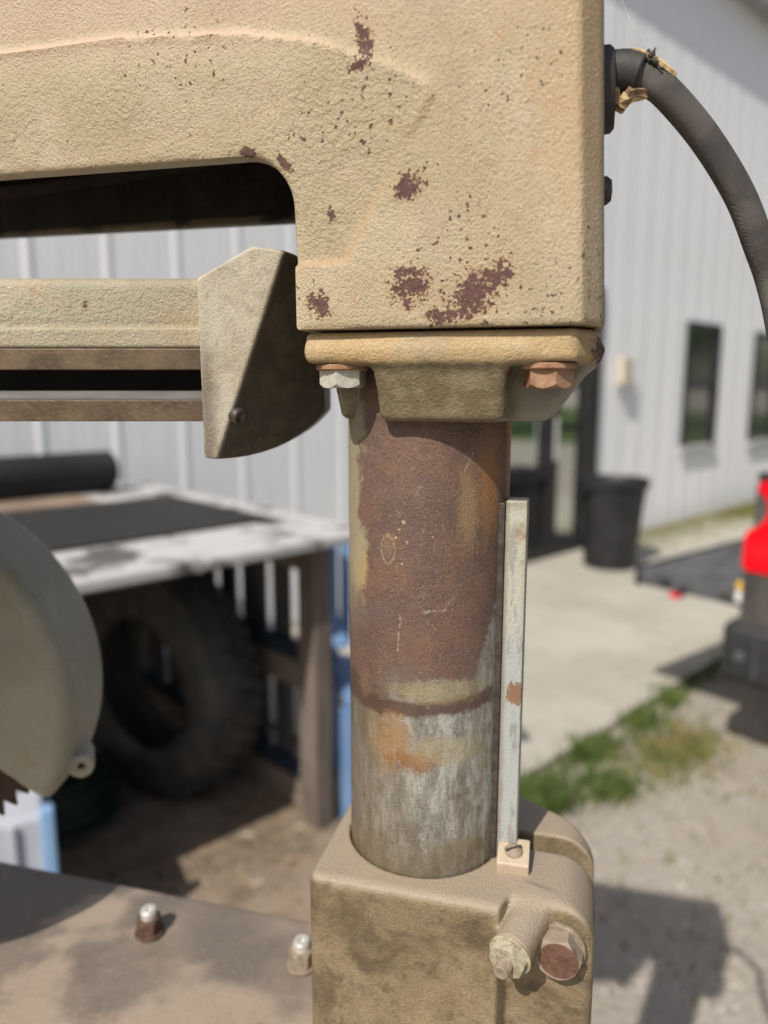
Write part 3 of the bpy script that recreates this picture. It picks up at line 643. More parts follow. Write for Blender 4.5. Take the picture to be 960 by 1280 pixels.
def poly_sd(px, pz, poly):
    d = np.full(px.shape, 1e9); s = np.zeros(px.shape, bool); n = len(poly)
    for i in range(n):
        ax_, az = poly[i]; bx, bz = poly[(i+1) % n]; ex, ez = bx-ax_, bz-az; t = np.clip(((px-ax_)*ex+(pz-az)*ez)/(ex*ex+ez*ez), 0, 1)
        d = np.minimum(d, np.hypot(px-ax_-t*ex, pz-az-t*ez))
        c1 = (az > pz) != (bz > pz)
        with np.errstate(divide='ignore', invalid='ignore'): s ^= c1 & (px < (bx-ax_)*(pz-az)/(bz-az+1e-15)+ax_)
    return np.where(s, -d, d)
def post_head(P):
    x, y, z = P.T.copy(); k = np.clip((-0.069-y)/0.006, 0, 1)
    sdp = poly_sd(x, z, ARC); m_ = np.clip(0.5-sdp/0.0032, 0, 1); m_ = m_*m_*(3-2*m_)
    prof = np.interp(z, [0.062, 0.075, 0.12, 0.15], [0.0042, 0.0030, -0.0004, -0.0020])
    bead = -0.0015*np.exp(-(sdp/0.0020)**2)*np.clip((z-0.12)/0.02, 0, 1)
    P[:, 1] += k*(m_*prof + bead); return P
head = part('overarm_casting', sdf_mesh('overarm', f_head, (-0.62, -0.079, 0.027), (0.102, 0.087, 0.247), 0.002, post_head), M_head)
me = head.data; co_ = np.empty(len(me.vertices)*3); me.vertices.foreach_get('co', co_); co_ = co_.reshape(-1, 3)
rd = poly_sd(co_[:, 0], co_[:, 2], ARC); rv = np.exp(-((rd+0.0003)/0.0024)**2)*(co_[:, 1] < -0.068)
at = me.attributes.new('ridge', 'FLOAT', 'POINT'); at.data.foreach_set('value', rv)
M_inner_shade = simple('shade_black_iron', (0.010, 0.008, 0.006), (0.035, 0.022, 0.015), 30, 0.7, 0.001, 200)  # near-black colour stands in for deep shade inside the hollow
box('inner_shade_sheet', (-0.60, 0.0700, 0.122), (-0.075, 0.0728, 0.216), M_inner_shade, head)  # dark sheets added to blacken the shaded hollow, not a casting part
box('inner_shade_sheet', (-0.60, -0.0650, 0.2165), (-0.075, 0.0700, 0.2212), M_inner_shade, head)
link('inner_rib', from_bm(tube_bm(catmull([(-0.55, 0.066, 0.150), (-0.35, 0.064, 0.150), (-0.20, 0.064, 0.158), (-0.08, 0.066, 0.170)], 8), 0.006, 8)), M_inner_shade, head)
M_steelscrew = simple('dark_screw_steel', (0.06, 0.05, 0.045), (0.12, 0.10, 0.085), 200, 0.5, metal=0.6)
link('side_screw', from_bm(lathe_bm([(0, 0.004), (0.005, 0.0035), (0.007, 0.001), (0.007, -0.004)], (0.0972, -0.035, 0.0985), (1, 0, 0), 20)), M_steelscrew, head)

# ---- column cap with bolt pockets
POCK = [(0.0735, -0.0560), (-0.0375, -0.0560), (0.0735, 0.062), (-0.0375, 0.062)]
def f_cap(x, y, z):
    ch = 0.85*(x-0.0870)-0.525*(y+0.0715)
    fl = rmaxs([0.0122-z+0*x, z-0.0279, -0.0535-x, x-0.0985, ch, -0.0715-y, y-0.080], 0.003)
    def pl(ax_, v0, v1, sgn):   # slanted side from v0 at z=.0125 to v1 at z=-.019
        s_ = (v0-v1)/0.0315; n = 1/math.sqrt(1+s_*s_); return sgn*(ax_ - (v0 + s_*(z-0.0125)))*n
    fr = rmaxs([pl(x, 0.0965, 0.0735, 1), pl(x, -0.0520, -0.0460, -1), pl(y, -0.0695, -0.0595, -1), pl(y, 0.078, 0.069, 1), -0.019-z+0*x, z-0.02, 0.70*(x-0.080)-0.71*(y+0.058)], 0.0035)
    for (bx, by) in POCK:
        c_ = np.sqrt((x-bx)**2+(y-by)**2)-0.0212
        # pocket opens to the nearest corner
        op = sdbox(x, y, z, (bx-0.0212 if bx < 0 else bx, -0.2 if by < 0 else by, -0.1), (bx if bx < 0 else bx+0.0212, by if by < 0 else 0.2, 0.0122), 0)
        op2 = sdbox(x, y, z, (-0.2 if bx < 0 else bx, by-0.0212 if by < 0 else by, -0.1), (bx if bx < 0 else 0.2, by if by < 0 else by+0.0212, 0.0122), 0)
        c_ = np.maximum(c_, z-0.0118)
        c_ = rmin(c_, op, 0.004)
        if bx < 0: c_ = rmin(c_, op2 if by < 0 else op2, 0.004)
        fr = rmax(fr, -c_, 0.006)
    d = smin(fl, fr, 0.0065)
    return rmax(d, -(np.sqrt(x*x+y*y)-0.0497), 0.0006) if False else d
cap = part('column_cap', sdf_mesh('cap', f_cap, (-0.056, -0.074, -0.021), (0.1, 0.082, 0.030), 0.0015), M_cap)
g = G('rusted_bolt'); n = g.nz(260, 4, 0.7); k = g.nz(70, 3); g.bump(n, 0.0006)
M_bolt = g.out(g.mix(g.ss(0.4, 0.62, k), g.mix(g.ss(.35, .65, n), (0.18, 0.085, 0.045), (0.30, 0.155, 0.085)), (0.34, 0.21, 0.135)), 0.75, 0.0, 0.3)
g = G('dusty_zinc'); n = g.nz(300, 4, 0.7); g.bump(n, 0.0003)
M_zinc = g.out(g.mix(g.ss(.35, .65, n), (0.42, 0.40, 0.34), (0.55, 0.52, 0.45)), 0.5, 0.25, 0.5)
def hexbolt(name, c, d, af, hgt, mat, parent, washer=None, wmat=None, spin=0.3, scoop=True):
    r = af/math.sqrt(3); c = Vector(c); d = Vector(d).normalized()
    rot = Matrix.Rotation(spin, 4, d)
    bm = bmesh.new(); q = d.to_track_quat('Z', 'Y'); seg = 48; R0, R1, R2, R3 = [], [], [], []
    for i in range(seg):
        a = 2*math.pi*i/seg; hx = (af/2)/math.cos((a % (math.pi/3)) - math.pi/6); ex = (hx-af/2)/(r-af/2)
        for lst, rr, h in ((R0, hx, 0.0), (R1, hx, hgt*(1-0.22*ex) if scoop else hgt), (R2, af/2*0.97, hgt), (R3, af/2*0.90, hgt*1.0)):
            lst.append(bm.verts.new(c + rot.to_3x3() @ (q @ Vector((math.cos(a)*rr, math.sin(a)*rr, h)))))
    for A, B in ((R0, R1), (R1, R2), (R2, R3)):
        for i in range(seg): bm.faces.new((A[i], A[(i+1) % seg], B[(i+1) % seg], B[i]))
    bm.faces.new(R3); bm.faces.new(R0[::-1])
    o = link(name, from_bm(bm), mat, parent); shade_auto(o, 28)
    if washer:
        wr, wt = washer
        wo = link('washer', from_bm(lathe_bm([(0, 0.0), (wr*0.96, 0.0), (wr, 0.0006), (wr, wt-0.0006), (wr*0.96, wt), (0, wt)], c - d*wt*0.98, d, 40)), wmat or mat, parent); shade_auto(wo, 40)
    return o
for i, (bx, by) in enumerate(POCK):
    hexbolt('bolt', (bx, by, 0.0085), (0, 0, -1), 0.0225, 0.0095, M_bolt if bx > 0 else M_zinc, cap, (0.0145, 0.0032), M_bolt, spin=0.18 if bx > 0 else 0.5)

# ---- column
g = G('rusted_column')
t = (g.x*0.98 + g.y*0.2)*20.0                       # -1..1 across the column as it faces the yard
yy = g.y; z = g.z
sp_ = g.vec(g.x*1.0, g.y*1.0, g.z*0.26); stk = g.nz(170, 5, 0.75, sp_); stk2 = g.nz(45, 4, 0.65, sp_)
n1 = g.nz(30, 5, 0.65); n2 = g.nz(85, 5, 0.7); fine = g.nz(700, 3, 0.7); spk = g.nz(1100, 2, 0.6)
steel = g.mix(g.ss(0.35, 0.65, stk), (0.23, 0.225, 0.20), (0.50, 0.495, 0.46))
steel = g.mix(g.ss(0.50, 0.64, stk2)*0.65, steel, (0.17, 0.13, 0.08))
steel = g.mix(g.ss(0.50, 0.64, n1)*0.6, steel, (0.28, 0.24, 0.14)); steel = g.mix(g.ss(0.47, 0.32, fine)*0.5, steel, (0.11, 0.09, 0.065)); steel = g.mix(g.ss(0.60, 0.74, spk)*0.4, steel, (0.55, 0.54, 0.50))
# lower end: brown oily streaks creeping up from the clamp
low = g.ss(-0.250, -0.300, z + (stk2-0.5)*0.16 + (stk-.5)*.05); steel = g.mix(low*0.6, steel, (0.14, 0.105, 0.06))
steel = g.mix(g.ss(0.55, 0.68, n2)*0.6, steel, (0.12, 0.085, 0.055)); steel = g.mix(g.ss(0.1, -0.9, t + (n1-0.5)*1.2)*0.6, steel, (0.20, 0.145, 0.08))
rust = g.mix(g.ss(0.38, 0.62, n1), (0.100, 0.060, 0.049), (0.140, 0.077, 0.053))
rust = g.mix(g.ss(0.50, 0.66, g.nz(24, 4, 0.6, dist=.5)), rust, (0.115, 0.074, 0.068))
rust = g.mix(g.ss(0.46, 0.70, n2)*0.55, rust, (0.165, 0.095, 0.060))
rust = g.mix(g.ss(0.57, 0.72, spk)*0.7, rust, (0.33, 0.22, 0.145)); rust = g.mix(g.ss(0.46, 0.30, fine)*0.75, rust, (0.050, 0.028, 0.024)); rust = g.mix(g.ss(0.56, 0.70, g.nz(330, 3, 0.7))*0.5, rust, (0.21, 0.125, 0.08))
def blob(tx, z0, rx, rz, a=0.55): 
    dt = (t-tx)/rx; dz = (z-z0)/rz; d = g.m('SQRT', dt*dt+dz*dz) + (n2-0.5)*1.6 + (stk-0.5)*0.9 + (fine-0.5)*1.3
    return g.ss(1.15, a, d)
edge_ = z + (n1-0.5)*0.045 + (n2-0.5)*0.02 - g.ss(0.45, 0.95, t)*0.045 + (fine-0.5)*0.022 + (stk-0.5)*0.03 + (n2-0.5)*0.03
rm = g.ss(-0.183, -0.168, edge_)
c = g.mix(rm, steel, rust)
zb = z + 0.1875 - t*0.004 + (n2-0.5)*0.012
band = g.ss(0.0068, 0.0032, g.ab(zb))*g.ss(-0.95, -0.6, t)*g.ss(0.86, 0.75, t)
c = g.mix(g.ss(-0.194, -0.188, zb-0.1875+(n2-.5)*.01)*g.ss(-0.25, -0.6, t)*0.8, c, rust)
c = g.mix(band*0.9, c, (0.115, 0.065, 0.052))
c = g.mix(blob(-0.42, -0.211, 0.30, 0.022, .3)*0.75, c, (0.40, 0.22, 0.085)); c = g.mix(blob(-0.15, -0.221, 0.35, 0.008, .4)*0.8, c, (0.30, 0.135, 0.05))
c = g.mix(blob(0.15, -0.178, 0.6, 0.008)*0.6, c, (0.36, 0.29, 0.15)); c = g.mix(blob(0.25, -0.214, 0.5, 0.01)*0.5, c, (0.46, 0.38, 0.22))
c = g.mix(blob(0.70, -0.055, 0.20, 0.035, .2)*0.75, c, (0.30, 0.145, 0.05)); c = g.mix(blob(0.45, -0.068, 0.15, 0.030, .2)*0.6, c, (0.30, 0.20, 0.095))
c = g.mix(blob(-0.82, -0.105, 0.12, 0.022)*0.7, c, (0.42, 0.30, 0.14)); c = g.mix(g.ss(0.88, 0.97, t + (n2-.5)*.1)*g.ss(-0.17, -0.1, z)*0.8, c, (0.36, 0.22, 0.10))
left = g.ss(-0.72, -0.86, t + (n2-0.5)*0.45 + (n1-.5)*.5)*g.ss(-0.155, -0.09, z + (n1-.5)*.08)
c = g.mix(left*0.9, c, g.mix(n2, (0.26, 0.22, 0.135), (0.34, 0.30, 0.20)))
for (tx, z0, l, a, wd) in ((0.10, -0.1275, 0.0075, 0.06, 0.0010), (0.26, -0.1225, 0.006, 0.95, 0.0011), (-0.12, -0.058, 0.003, 1.1, 0.0006), (-0.20, -0.047, 0.003, 1.2, 0.0005), (0.50, -0.036, 0.012, 1.15, 0.0007), (-0.33, -0.142, 0.011, 1.5, 0.0007)):
    dx = (t-tx)*0.05; dz = z-z0; ca, sa = math.cos(a), math.sin(a)
    q = g.ab(dx*ca+dz*sa) - l; p_ = g.ab(dz*ca-dx*sa) + (n2-0.5)*wd*6
    c = g.mix(g.ss(wd, wd*0.3, p_)*g.ss(0.0015, -0.001, q)*g.ss(0.42, 0.6, fine)*0.5, c, (0.42, 0.37, 0.31))
dt = (t+0.46)/0.085; dz = (z+0.0925)/0.0085; rr = g.m('SQRT', dt*dt+dz*dz) + (n2-.5)*.3
c = g.mix(g.ss(0.22, 0.05, g.ab(rr-0.95))*g.ss(.4, .55, fine)*0.45, c, (0.40, 0.30, 0.17)); c = g.mix(g.ss(0.45, 0.2, g.ab(rr-0.3))*0.15, c, (0.36, 0.26, 0.14))
for (tx, z0, r_) in ((-0.28, -0.076, 0.0013), (-0.33, -0.0805, 0.0008), (-0.37, -0.0855, 0.0010), (-0.24, -0.0875, 0.0008), (-0.30, -0.1005, 0.0008), (0.05, -0.084, .0006)):
    dx = (t-tx)*0.05; dz = z-z0; c = g.mix(g.ss(r_*1.15, r_*0.7, g.m('SQRT', dx*dx+dz*dz) + (fine-0.5)*0.0012)*0.7, c, (0.42, 0.29, 0.18))
g.bump(fine, 0.0006); g.bump(n2, 0.0005); g.bump(stk, 0.0003)
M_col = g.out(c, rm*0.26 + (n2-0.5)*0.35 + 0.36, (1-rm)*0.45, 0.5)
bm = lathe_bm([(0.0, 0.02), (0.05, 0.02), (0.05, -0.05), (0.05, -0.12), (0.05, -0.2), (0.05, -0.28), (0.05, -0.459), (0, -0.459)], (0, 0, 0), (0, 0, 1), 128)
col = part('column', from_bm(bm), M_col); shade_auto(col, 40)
g = G('key_bar_paint'); sp_ = g.vec(g.x, g.y, g.z*0.25); n = g.nz(120, 5, 0.7, sp_); n1 = g.nz(40, 4); fine = g.nz(700, 2)
c = g.mix(g.ss(0.4, 0.6, n), (0.40, 0.39, 0.32), (0.50, 0.49, 0.42)); c = g.mix(g.ss(-0.13, -0.16, g.z+(n1-.5)*.05)*0.8, c, (0.38, 0.41, 0.42))
c = g.mix(g.ss(0.50, 0.62, n)*0.65, c, (0.21, 0.20, 0.175)); c = g.mix(g.ss(0.45, 0.3, fine)*0.4, c, (0.2, 0.18, 0.15)); c = g.mix(g.ss(0.0535, 0.0505, g.x + (n-0.5)*0.006)*0.6, c, (0.20, 0.15, 0.10)); c = g.mix(g.ss(0.60, 0.68, n1)*0.7, c, (0.24, 0.15, 0.085))
c = g.mix(g.ss(-0.073, -0.066, g.z + (n1-.5)*.006)*0.6, c, (0.24, 0.20, 0.15))
dx = (g.x-0.059)/0.0045; dz = (g.z+0.184)/0.008; c = g.mix(g.ss(0.95, .75, g.m('SQRT', dx*dx+dz*dz)+(n-.5)*3+(fine-.5)*1.5), c, (0.24, 0.14, 0.08))
g.bump(fine, 0.0003); g.bump(n, 0.0004); M_key = g.out(c, 0.5, 0.2, 0.4)
key = link('key_bar', from_bm(box_bm((0.0500, -0.0185, -0.310), (0.0625, -0.0030, -0.0660), 0.0012)), M_key, col)
box('key_groove', (0.0440, -0.0195, -0.310), (0.0497, -0.0020, -0.0675), M_steelscrew, col, 0.0008)

# ---- split clamp holding the column
CT = -0.2955
def f_clamp(x, y, z):
    body = rmaxs([-0.0605-x, x-0.1125, z-CT+0*x, -0.47-z, y-0.066], 0.007)
    # front face: proud on the left, set back on the split ear
    s = np.clip((x-0.0560)/0.0065, 0, 1); s = s*s*(3-2*s)
    front = (-0.0665 + 0.0125*s) - y
    b = rmax(body, front, 0.0075)
    # rounded shoulders of the ears
    b = rmax(b, rmax(x-0.1125, z-CT+0*x, 0.027), 0.003)
    back = 0.85*(y-0.046)+0.53*(x-0.085); b = rmax(b, back, 0.006)
    b = rmax(b, -(np.sqrt(x*x+y*y)-0.0507), 0.0015)
    slot = sdbox(x, y, z, (0.03, -0.0040, -0.6), (0.2, 0.0150, 0.1), 0.0); b = rmax(b, -slot, 0.0018)
    bo, tt = sdcyl(x, y, z, (0.0745, -0.050, -0.3095), (-0.33, -1, -0.16), 0.0120 + 0*x); bo = bo - 0.02*np.clip(0.02-tt, 0, 0.03)
    bo = rmax(bo, tt-0.0300, 0.0015); bo = np.maximum(bo, -tt-0.01)
    b = smin(b, bo, 0.006)
    return b
clampo = part('column_clamp', sdf_mesh('clamp', f_clamp, (-0.062, -0.088, -0.462), (0.114, 0.068, -0.293), 0.0016), M_clamp)
bd = Vector((-0.33, -1, -0.16)).normalized(); bt = Vector((0.0745, -0.050, -0.3095)) + bd*0.0300
M_wash = simple('dusty_washer', (0.19, 0.150, 0.108), (0.30, 0.245, 0.185), 250, 0.7)
g = G('painted_nut'); n = g.nz(300, 4, 0.7); M_nut = g.out(g.mix(g.ss(.35, .62, n), (0.26, 0.22, 0.145), (0.42, 0.38, 0.28)), 0.6)
hexbolt('nut', bt + bd*0.0012, bd, 0.0192, 0.0050, M_nut, clampo, (0.0125, 0.0012), M_nut, spin=0.2)
o = link('stud', from_bm(lathe_bm([(0.0046, 0)] + [(0.0046 - 0.0005*(k % 2), 0.0008*k) for k in range(1, 11)] + [(0.0036, 0.0088), (0.0, 0.0084)], bt + bd*0.005, bd, 24)), M_wash, clampo)
g = G('bolt_face'); n = g.nz(260, 4, 0.7); g.bump(n, 0.0005)
ctr = Vector((0.0915, -0.0542, -0.3215))
dd = g.m('SQRT', (g.x-ctr.x)*(g.x-ctr.x) + (g.z-ctr.z)*(g.z-ctr.z))
M_bface = g.out(g.mix(g.ss(0.0115, 0.0107, dd), g.mix(n, (0.22, 0.165, 0.12), (0.33, 0.26, 0.20)), g.mix(g.ss(.35, .65, n), (0.095, 0.047, 0.034), (0.155, 0.080, 0.054))), 0.7, 0, 0.35)
bd2 = Vector((-0.08, -1, -0.03)).normalized()
hexbolt('bolt', ctr + bd2*0.0032, bd2, 0.0240, 0.0098, M_bface, clampo, (0.0153, 0.0034), M_wash, spin=0.12)
M_blk = tan_paint('dusty_block', (0.36, 0.29, 0.21), (0.42, 0.34, 0.25), (0.32, 0.25, 0.18), bump=0.35)
kb = link('key_block', from_bm(box_bm((-0.0098, -0.0105, 0), (0.0098, 0.0105, 0.0105), 0.0012)), M_blk, clampo, loc=(0.0612, -0.0215, CT-0.001)); kb.rotation_euler = (math.radians(14), 0, math.radians(2))
bm = lathe_bm([(0, 0.0030), (0.0025, 0.0028), (0.0052, 0.0014), (0.0060, 0)], (0, 0, 0.0104), (0, 0, 1), 28)
sc_ = link('screw', from_bm(bm), M_wash, kb, smooth=True)
so = box('screw_slot', (-0.0052, -0.0007, 0.0126), (0.0052, 0.0007, 0.01365), M_steelscrew, kb); so.rotation_euler = (0, 0, 0.5)

# ---- track arm (parallel to the yard axis, turned on its pivot)
OX, OY = AX.x, AX.y
FYA = 0.455 - OY
g = G('oily_track_steel'); sp_ = g.vec(g.x*3 + g.z*4, g.y, g.z*6); n = g.nz(90, 4, 0.65, sp_); n1 = g.nz(35, 4, 0.6); g.bump(n, 0.0002)
c = g.mix(g.ss(0.35, 0.65, n1), (0.075, 0.050, 0.029), (0.145, 0.100, 0.060)); c = g.mix(g.ss(0.45, 0.7, n)*0.5, c, (0.20, 0.15, 0.10)); c = g.mix(g.ss(-0.17, -0.125, g.x+(n1-.5)*.05)*.5, c, (0.06, 0.04, 0.03))
M_track = g.out(c, 0.5, 0.25, 0.4)
M_lip = simple('grey_track_lip', (0.13, 0.125, 0.12), (0.22, 0.21, 0.20), 60, 0.4, metal=0.4, stretch=(.2, 1, 1))
M_void = simple('black_groove', (0.006, 0.005, 0.005), (0.014, 0.011, 0.010), 40, 0.8)  # near-black colour for the back of the track groove
def f_arm(x, y, z):
    yy = np.abs(y - (FYA+0.05)) - 0.05                 # 0 on either face
    topr = rmaxs([yy, z-0.0632+0*x, 0.0330-z], 0.006)
    lip = rmaxs([yy-0.0045, z-0.0345+0*x, 0.0222-z], 0.002)
    core = rmaxs([yy+0.028, z-0.03+0*x, -0.0205-z], 0.001)
    d = smin(smin(topr, lip, 0.003), core, 0.001); return rmaxs([d, -0.70-x, x-(-0.1055-OX)], 0.001)
XE = -0.1055 - OX
arm = wpart('track_arm', sdf_mesh('arm', f_arm, (-0.72, FYA-0.007, -0.023), (XE+0.002, FYA+0.107, 0.065), 0.0018), M_arm)
def strip(name, z0, z1, y0, y1, mat, bev=0.0006):
    box(name, (-0.70, y0, z0), (XE, y1, z1), mat, arm, bev)
strip('upper_track', 0.0096, 0.0220, FYA-0.0042, FYA+0.030, M_track); strip('groove_back', -0.0024, 0.0094, FYA+0.024, FYA+0.030, M_void)
link('track_lip', from_bm(prism_bm([(FYA+0.022, -0.0022), (FYA+0.0005, -0.0030), (FYA-0.0036, -0.0068), (FYA-0.0036, -0.0080), (FYA+0.022, -0.0080)], 0, -0.70, XE)), M_lip, arm)
strip('lower_track', -0.0209, -0.0082, FYA-0.0044, FYA+0.030, M_track)
strip('rear_track', -0.0209, 0.0220, FYA+0.070, FYA+0.1042, M_track)
# end cap
def f_ecap(x, y, z):
    X = x + OX; Y = y + OY
    L = [-0.1075-X, 0.4440-Y, Y-0.566, (X+0.1065)*-0.479+(z-0.0617)*0.878, z-0.0788+(X+0.076)*0.12]
    d1 = np.array([0.0403, 0, 0.1127]); d2 = np.array([0.60, 0.80, 0]); nn = np.cross(d1, d2); nn /= np.linalg.norm(nn)
    if nn[1] > 0: nn = -nn
    L.append((X+0.0590)*nn[0] + (Y-0.444)*nn[1] + (z-0.073)*nn[2])
    L.append(np.sqrt((X+0.0935)**2+(z-0.0235)**2)-0.0670)
    L.append(X+0.040)
    return rmaxs([v + 0*x for v in L], 0.0009)
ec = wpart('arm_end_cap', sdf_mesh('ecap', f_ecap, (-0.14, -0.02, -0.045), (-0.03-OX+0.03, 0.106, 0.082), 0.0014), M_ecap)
def sc(p, d): return link('cap_screw', from_bm(lathe_bm([(0, 0.0005), (0.0022, 0.0005), (0.0026, 0.002), (0.0048, 0.002), (0.0054, 0.0), (0.0054, -0.004)], p, d, 20)), M_steelscrew, ec, smooth=True)
sc((-0.0865-OX, 0.4465-OY, -0.0180), (0.77, -0.577, -0.275)); sc((-0.0505-OX, 0.5070-OY, -0.0100), (0.77, -0.577, -0.275))

# ---- blade guard and blade
GX, GZ, GR = -0.426-OX, -0.252, 0.172
def f_guard(x, y, z):
    r = np.sqrt((x-GX)**2+(z-GZ)**2); Y = y+OY
    o_ = rmaxs([r-GR, 0.562-Y, Y-0.648], 0.013)
    i_ = rmaxs([r-GR+0.006, 0.570-Y, Y-0.70], 0.010)
    cut = (-(x+OX+0.278)*0.62 - (z+0.336)*0.785)
    d = np.maximum(o_, -i_); d = rmaxs([d, cut, -(x-GX)-0.19], 0.001)
    lug, tt = sdcyl(x, y, z, (-0.262-OX, 0.60-OY, -0.318), (0.35, -0.9, 0.0), 0.0105+0*x); lug = rmaxs([lug, np.abs(tt)-0.016], 0.002)
    hole, _ = sdcyl(x, y, z, (-0.262-OX, 0.60-OY, -0.318), (0.35, -0.9, 0.0), 0.0032+0*x)
    d = smin(d, lug, 0.006); return np.maximum(d, -hole)
gd = wpart('blade_guard', sdf_mesh('guard', f_guard, (GX-0.175, 0.56-OY, GZ-0.175), (GX+0.19, 0.65-OY, GZ+0.175), 0.0028), M_guard)
M_blade = simple('rusty_saw_blade', (0.035, 0.022, 0.016), (0.075, 0.045, 0.03), 40, 0.55, metal=0.3, stretch=(1, 1, 1))
pts = []; NT = 60; BR = 0.152
for k in range(NT):
    a = 2*math.pi*k/NT; s_ = 2*math.pi/NT
    for da, r in ((0, BR), (0.35*s_, BR-0.012), (0.75*s_, BR-0.005)): pts.append((GX+math.cos(-a-da)*r, GZ+math.sin(-a-da)*r))
bl = wpart('saw_blade', from_bm(prism_bm(pts, 1, 0.604-OY, 0.607-OY)), M_blade)
M_motor = simple('motor_paint', (0.20, 0.18, 0.13), (0.25, 0.22, 0.16), 20, 0.6)
bm = lathe_bm([(0, 0), (0.06, 0), (0.075, 0.015), (0.08, 0.04), (0.08, 0.14), (0.07, 0.155), (0, 0.155)], (GX-0.02, 0.400-OY, GZ+0.03), (0, 1, 0), 48); shade_auto(wpart('motor', from_bm(bm), M_motor), 40)  # unseen motor, set on the near side to shade the guard
bm = box_bm((GX-0.12, 0.395-OY, -0.130), (-0.306-OX, 0.558-OY, -0.024), 0.012); box_bm((GX-0.10, 0.44-OY, -0.023), (GX+0.04, 0.450-OY, 0.020), 0.003, bm); wpart('yoke_shade_block', from_bm(bm), M_motor)  # unseen carriage block, made oversized so its shadow covers the guard

# ---- cable
g = G('braided_cable'); a = g.nz(900, 2); k = g.nz(40, 4); b = g.nz(350, 3, 0.7)
c = g.mix(g.ss(.35, .65, k), (0.068, 0.063, 0.060), (0.115, 0.106, 0.099)); c = g.mix(g.ss(.6, .8, a)*.5, c, (0.22, 0.19, 0.16))
wv = g.nt.nodes.new('ShaderNodeTexWave'); wv.inputs['Scale'].default_value = 1100; wv.inputs['Distortion'].default_value = 0.4; wv.bands_direction = 'DIAGONAL'; g.nt.links.new(g.co, wv.inputs[0])
g.bump(S(g, wv.outputs['Fac']), 0.00012); g.bump(b, 0.0003); M_cable = g.out(c, 0.7, 0, 0.3)
M_ctub = simple('black_cable_rubber', (0.03, 0.028, 0.028), (0.055, 0.05, 0.048), 60, 0.6, 0.0004, 300)
CP = [(0.090, -0.020, 0.1585), (0.1064, -0.020, 0.1580), (0.1163, -0.020, 0.1545), (0.1264, -0.020, 0.1468), (0.1465, -0.012, 0.1265), (0.1660, -0.004, 0.1000), (0.1790, 0.002, 0.0740), (0.1900, 0.006, 0.0470), (0.202, -0.020, -0.02), (0.245, -0.03, -0.16), (0.30, -0.05, -0.36), (0.34, -0.06, -0.70), (0.38, -0.04, -0.96), (0.50, 0.0, -0.985)]
cb = part('power_cable', from_bm(tube_bm(catmull(CP, 12), 0.0077, 24, rf=lambda q: 1.0)), M_cable, smooth=True)
bm = lathe_bm([(0, 0.002), (0.0105, 0.002), (0.012, 0.0035), (0.0185, 0.003), (0.0205, 0.001), (0.0208, -0.006)], (0.0968, -0.020, 0.1515), (1, 0, 0.05), 36)
for v in bm.verts: v.co.z = 0.1515 + (v.co.z-0.1515)*1.0
gr_ = link('cable_grommet', from_bm(bm), M_ctub, cb); shade_auto(gr_, 35)
link('strain_relief', from_bm(tube_bm(catmull([(0.0965, -0.020, 0.1590), (0.105, -0.0205, 0.1588), (0.1125, -0.021, 0.1565)], 6), 0.0107, 20, rf=lambda q: 1.03-0.04*q)), M_ctub, cb, smooth=True)
M_paper = simple('torn_tan_filler', (0.50, 0.36, 0.19), (0.68, 0.52, 0.32), 220, 0.85, 0.0004, 600)
M_paper2 = simple('torn_brown_filler', (0.16, 0.10, 0.055), (0.36, 0.25, 0.14), 220, 0.85, 0.0004, 600)
def ribbon(pts, wdir, w_, mat, name='torn_filler', th=0.0012):
    bm = bmesh.new(); P = catmull(pts, 6); wd = Vector(wdir).normalized(); rings = []
    for i, p in enumerate(P):
        q = i/(len(P)-1); ww = w_*(0.35+0.65*math.sin(math.pi*min(1, q*0.9+0.1)))*(1+0.10*math.sin(i*1.3)); tn = (P[min(i+1, len(P)-1)]-P[max(0, i-1)]).normalized(); nr = tn.cross(wd).normalized()*th
        rings.append([bm.verts.new(p-wd*ww-nr), bm.verts.new(p+wd*ww-nr*0.4), bm.verts.new(p+wd*ww+nr), bm.verts.new(p-wd*ww+nr*1.4)])
    for A, B in zip(rings, rings[1:]):
        for k in range(4): bm.faces.new((A[k], A[(k+1) % 4], B[(k+1) % 4], B[k]))
    bm.faces.new(rings[0][::-1]); bm.faces.new(rings[-1]); return link(name, from_bm(bm), mat, cb)
TC = [(0.1072, 0.1580, 0.10), (0.1115, 0.1568, 0.30), (0.1160, 0.1545, 0.45), (0.1200, 0.1517, 0.56), (0.1240, 0.1487, 0.62)]
for sh, wd_, mt in ((-0.0052, 0.0030, M_paper), (-0.0030, 0.0018, M_paper2)):
    ribbon([(x + math.sin(a)*0.0088, -0.020 + sh, z + math.cos(a)*(0.0098 - 0.0008*i)) for i, (x, z, a) in enumerate(TC)], (0.15, 0.85, 0.5), wd_, mt, th=0.0008)
for k in range(4):
    ribbon([(0.1000+0.002*k, -0.0235-0.0015*k, 0.1425+0.002*k), (0.1035+0.0015*k, -0.0250-0.0008*k, 0.1405+0.0022*k), (0.1075+0.002*k, -0.0235, 0.1450+0.0012*k), (0.1150+0.002*k, -0.021, 0.1462)], (0.3, 1, 0.5*(k-1.5)), 0.0028, M_paper2 if k % 2 else M_paper)
ribbon([(0.1005, -0.026, 0.150), (0.1015, -0.027, 0.1425), (0.105, -0.026, 0.139)], (1, 0.4, 0), 0.0018, M_paper2)
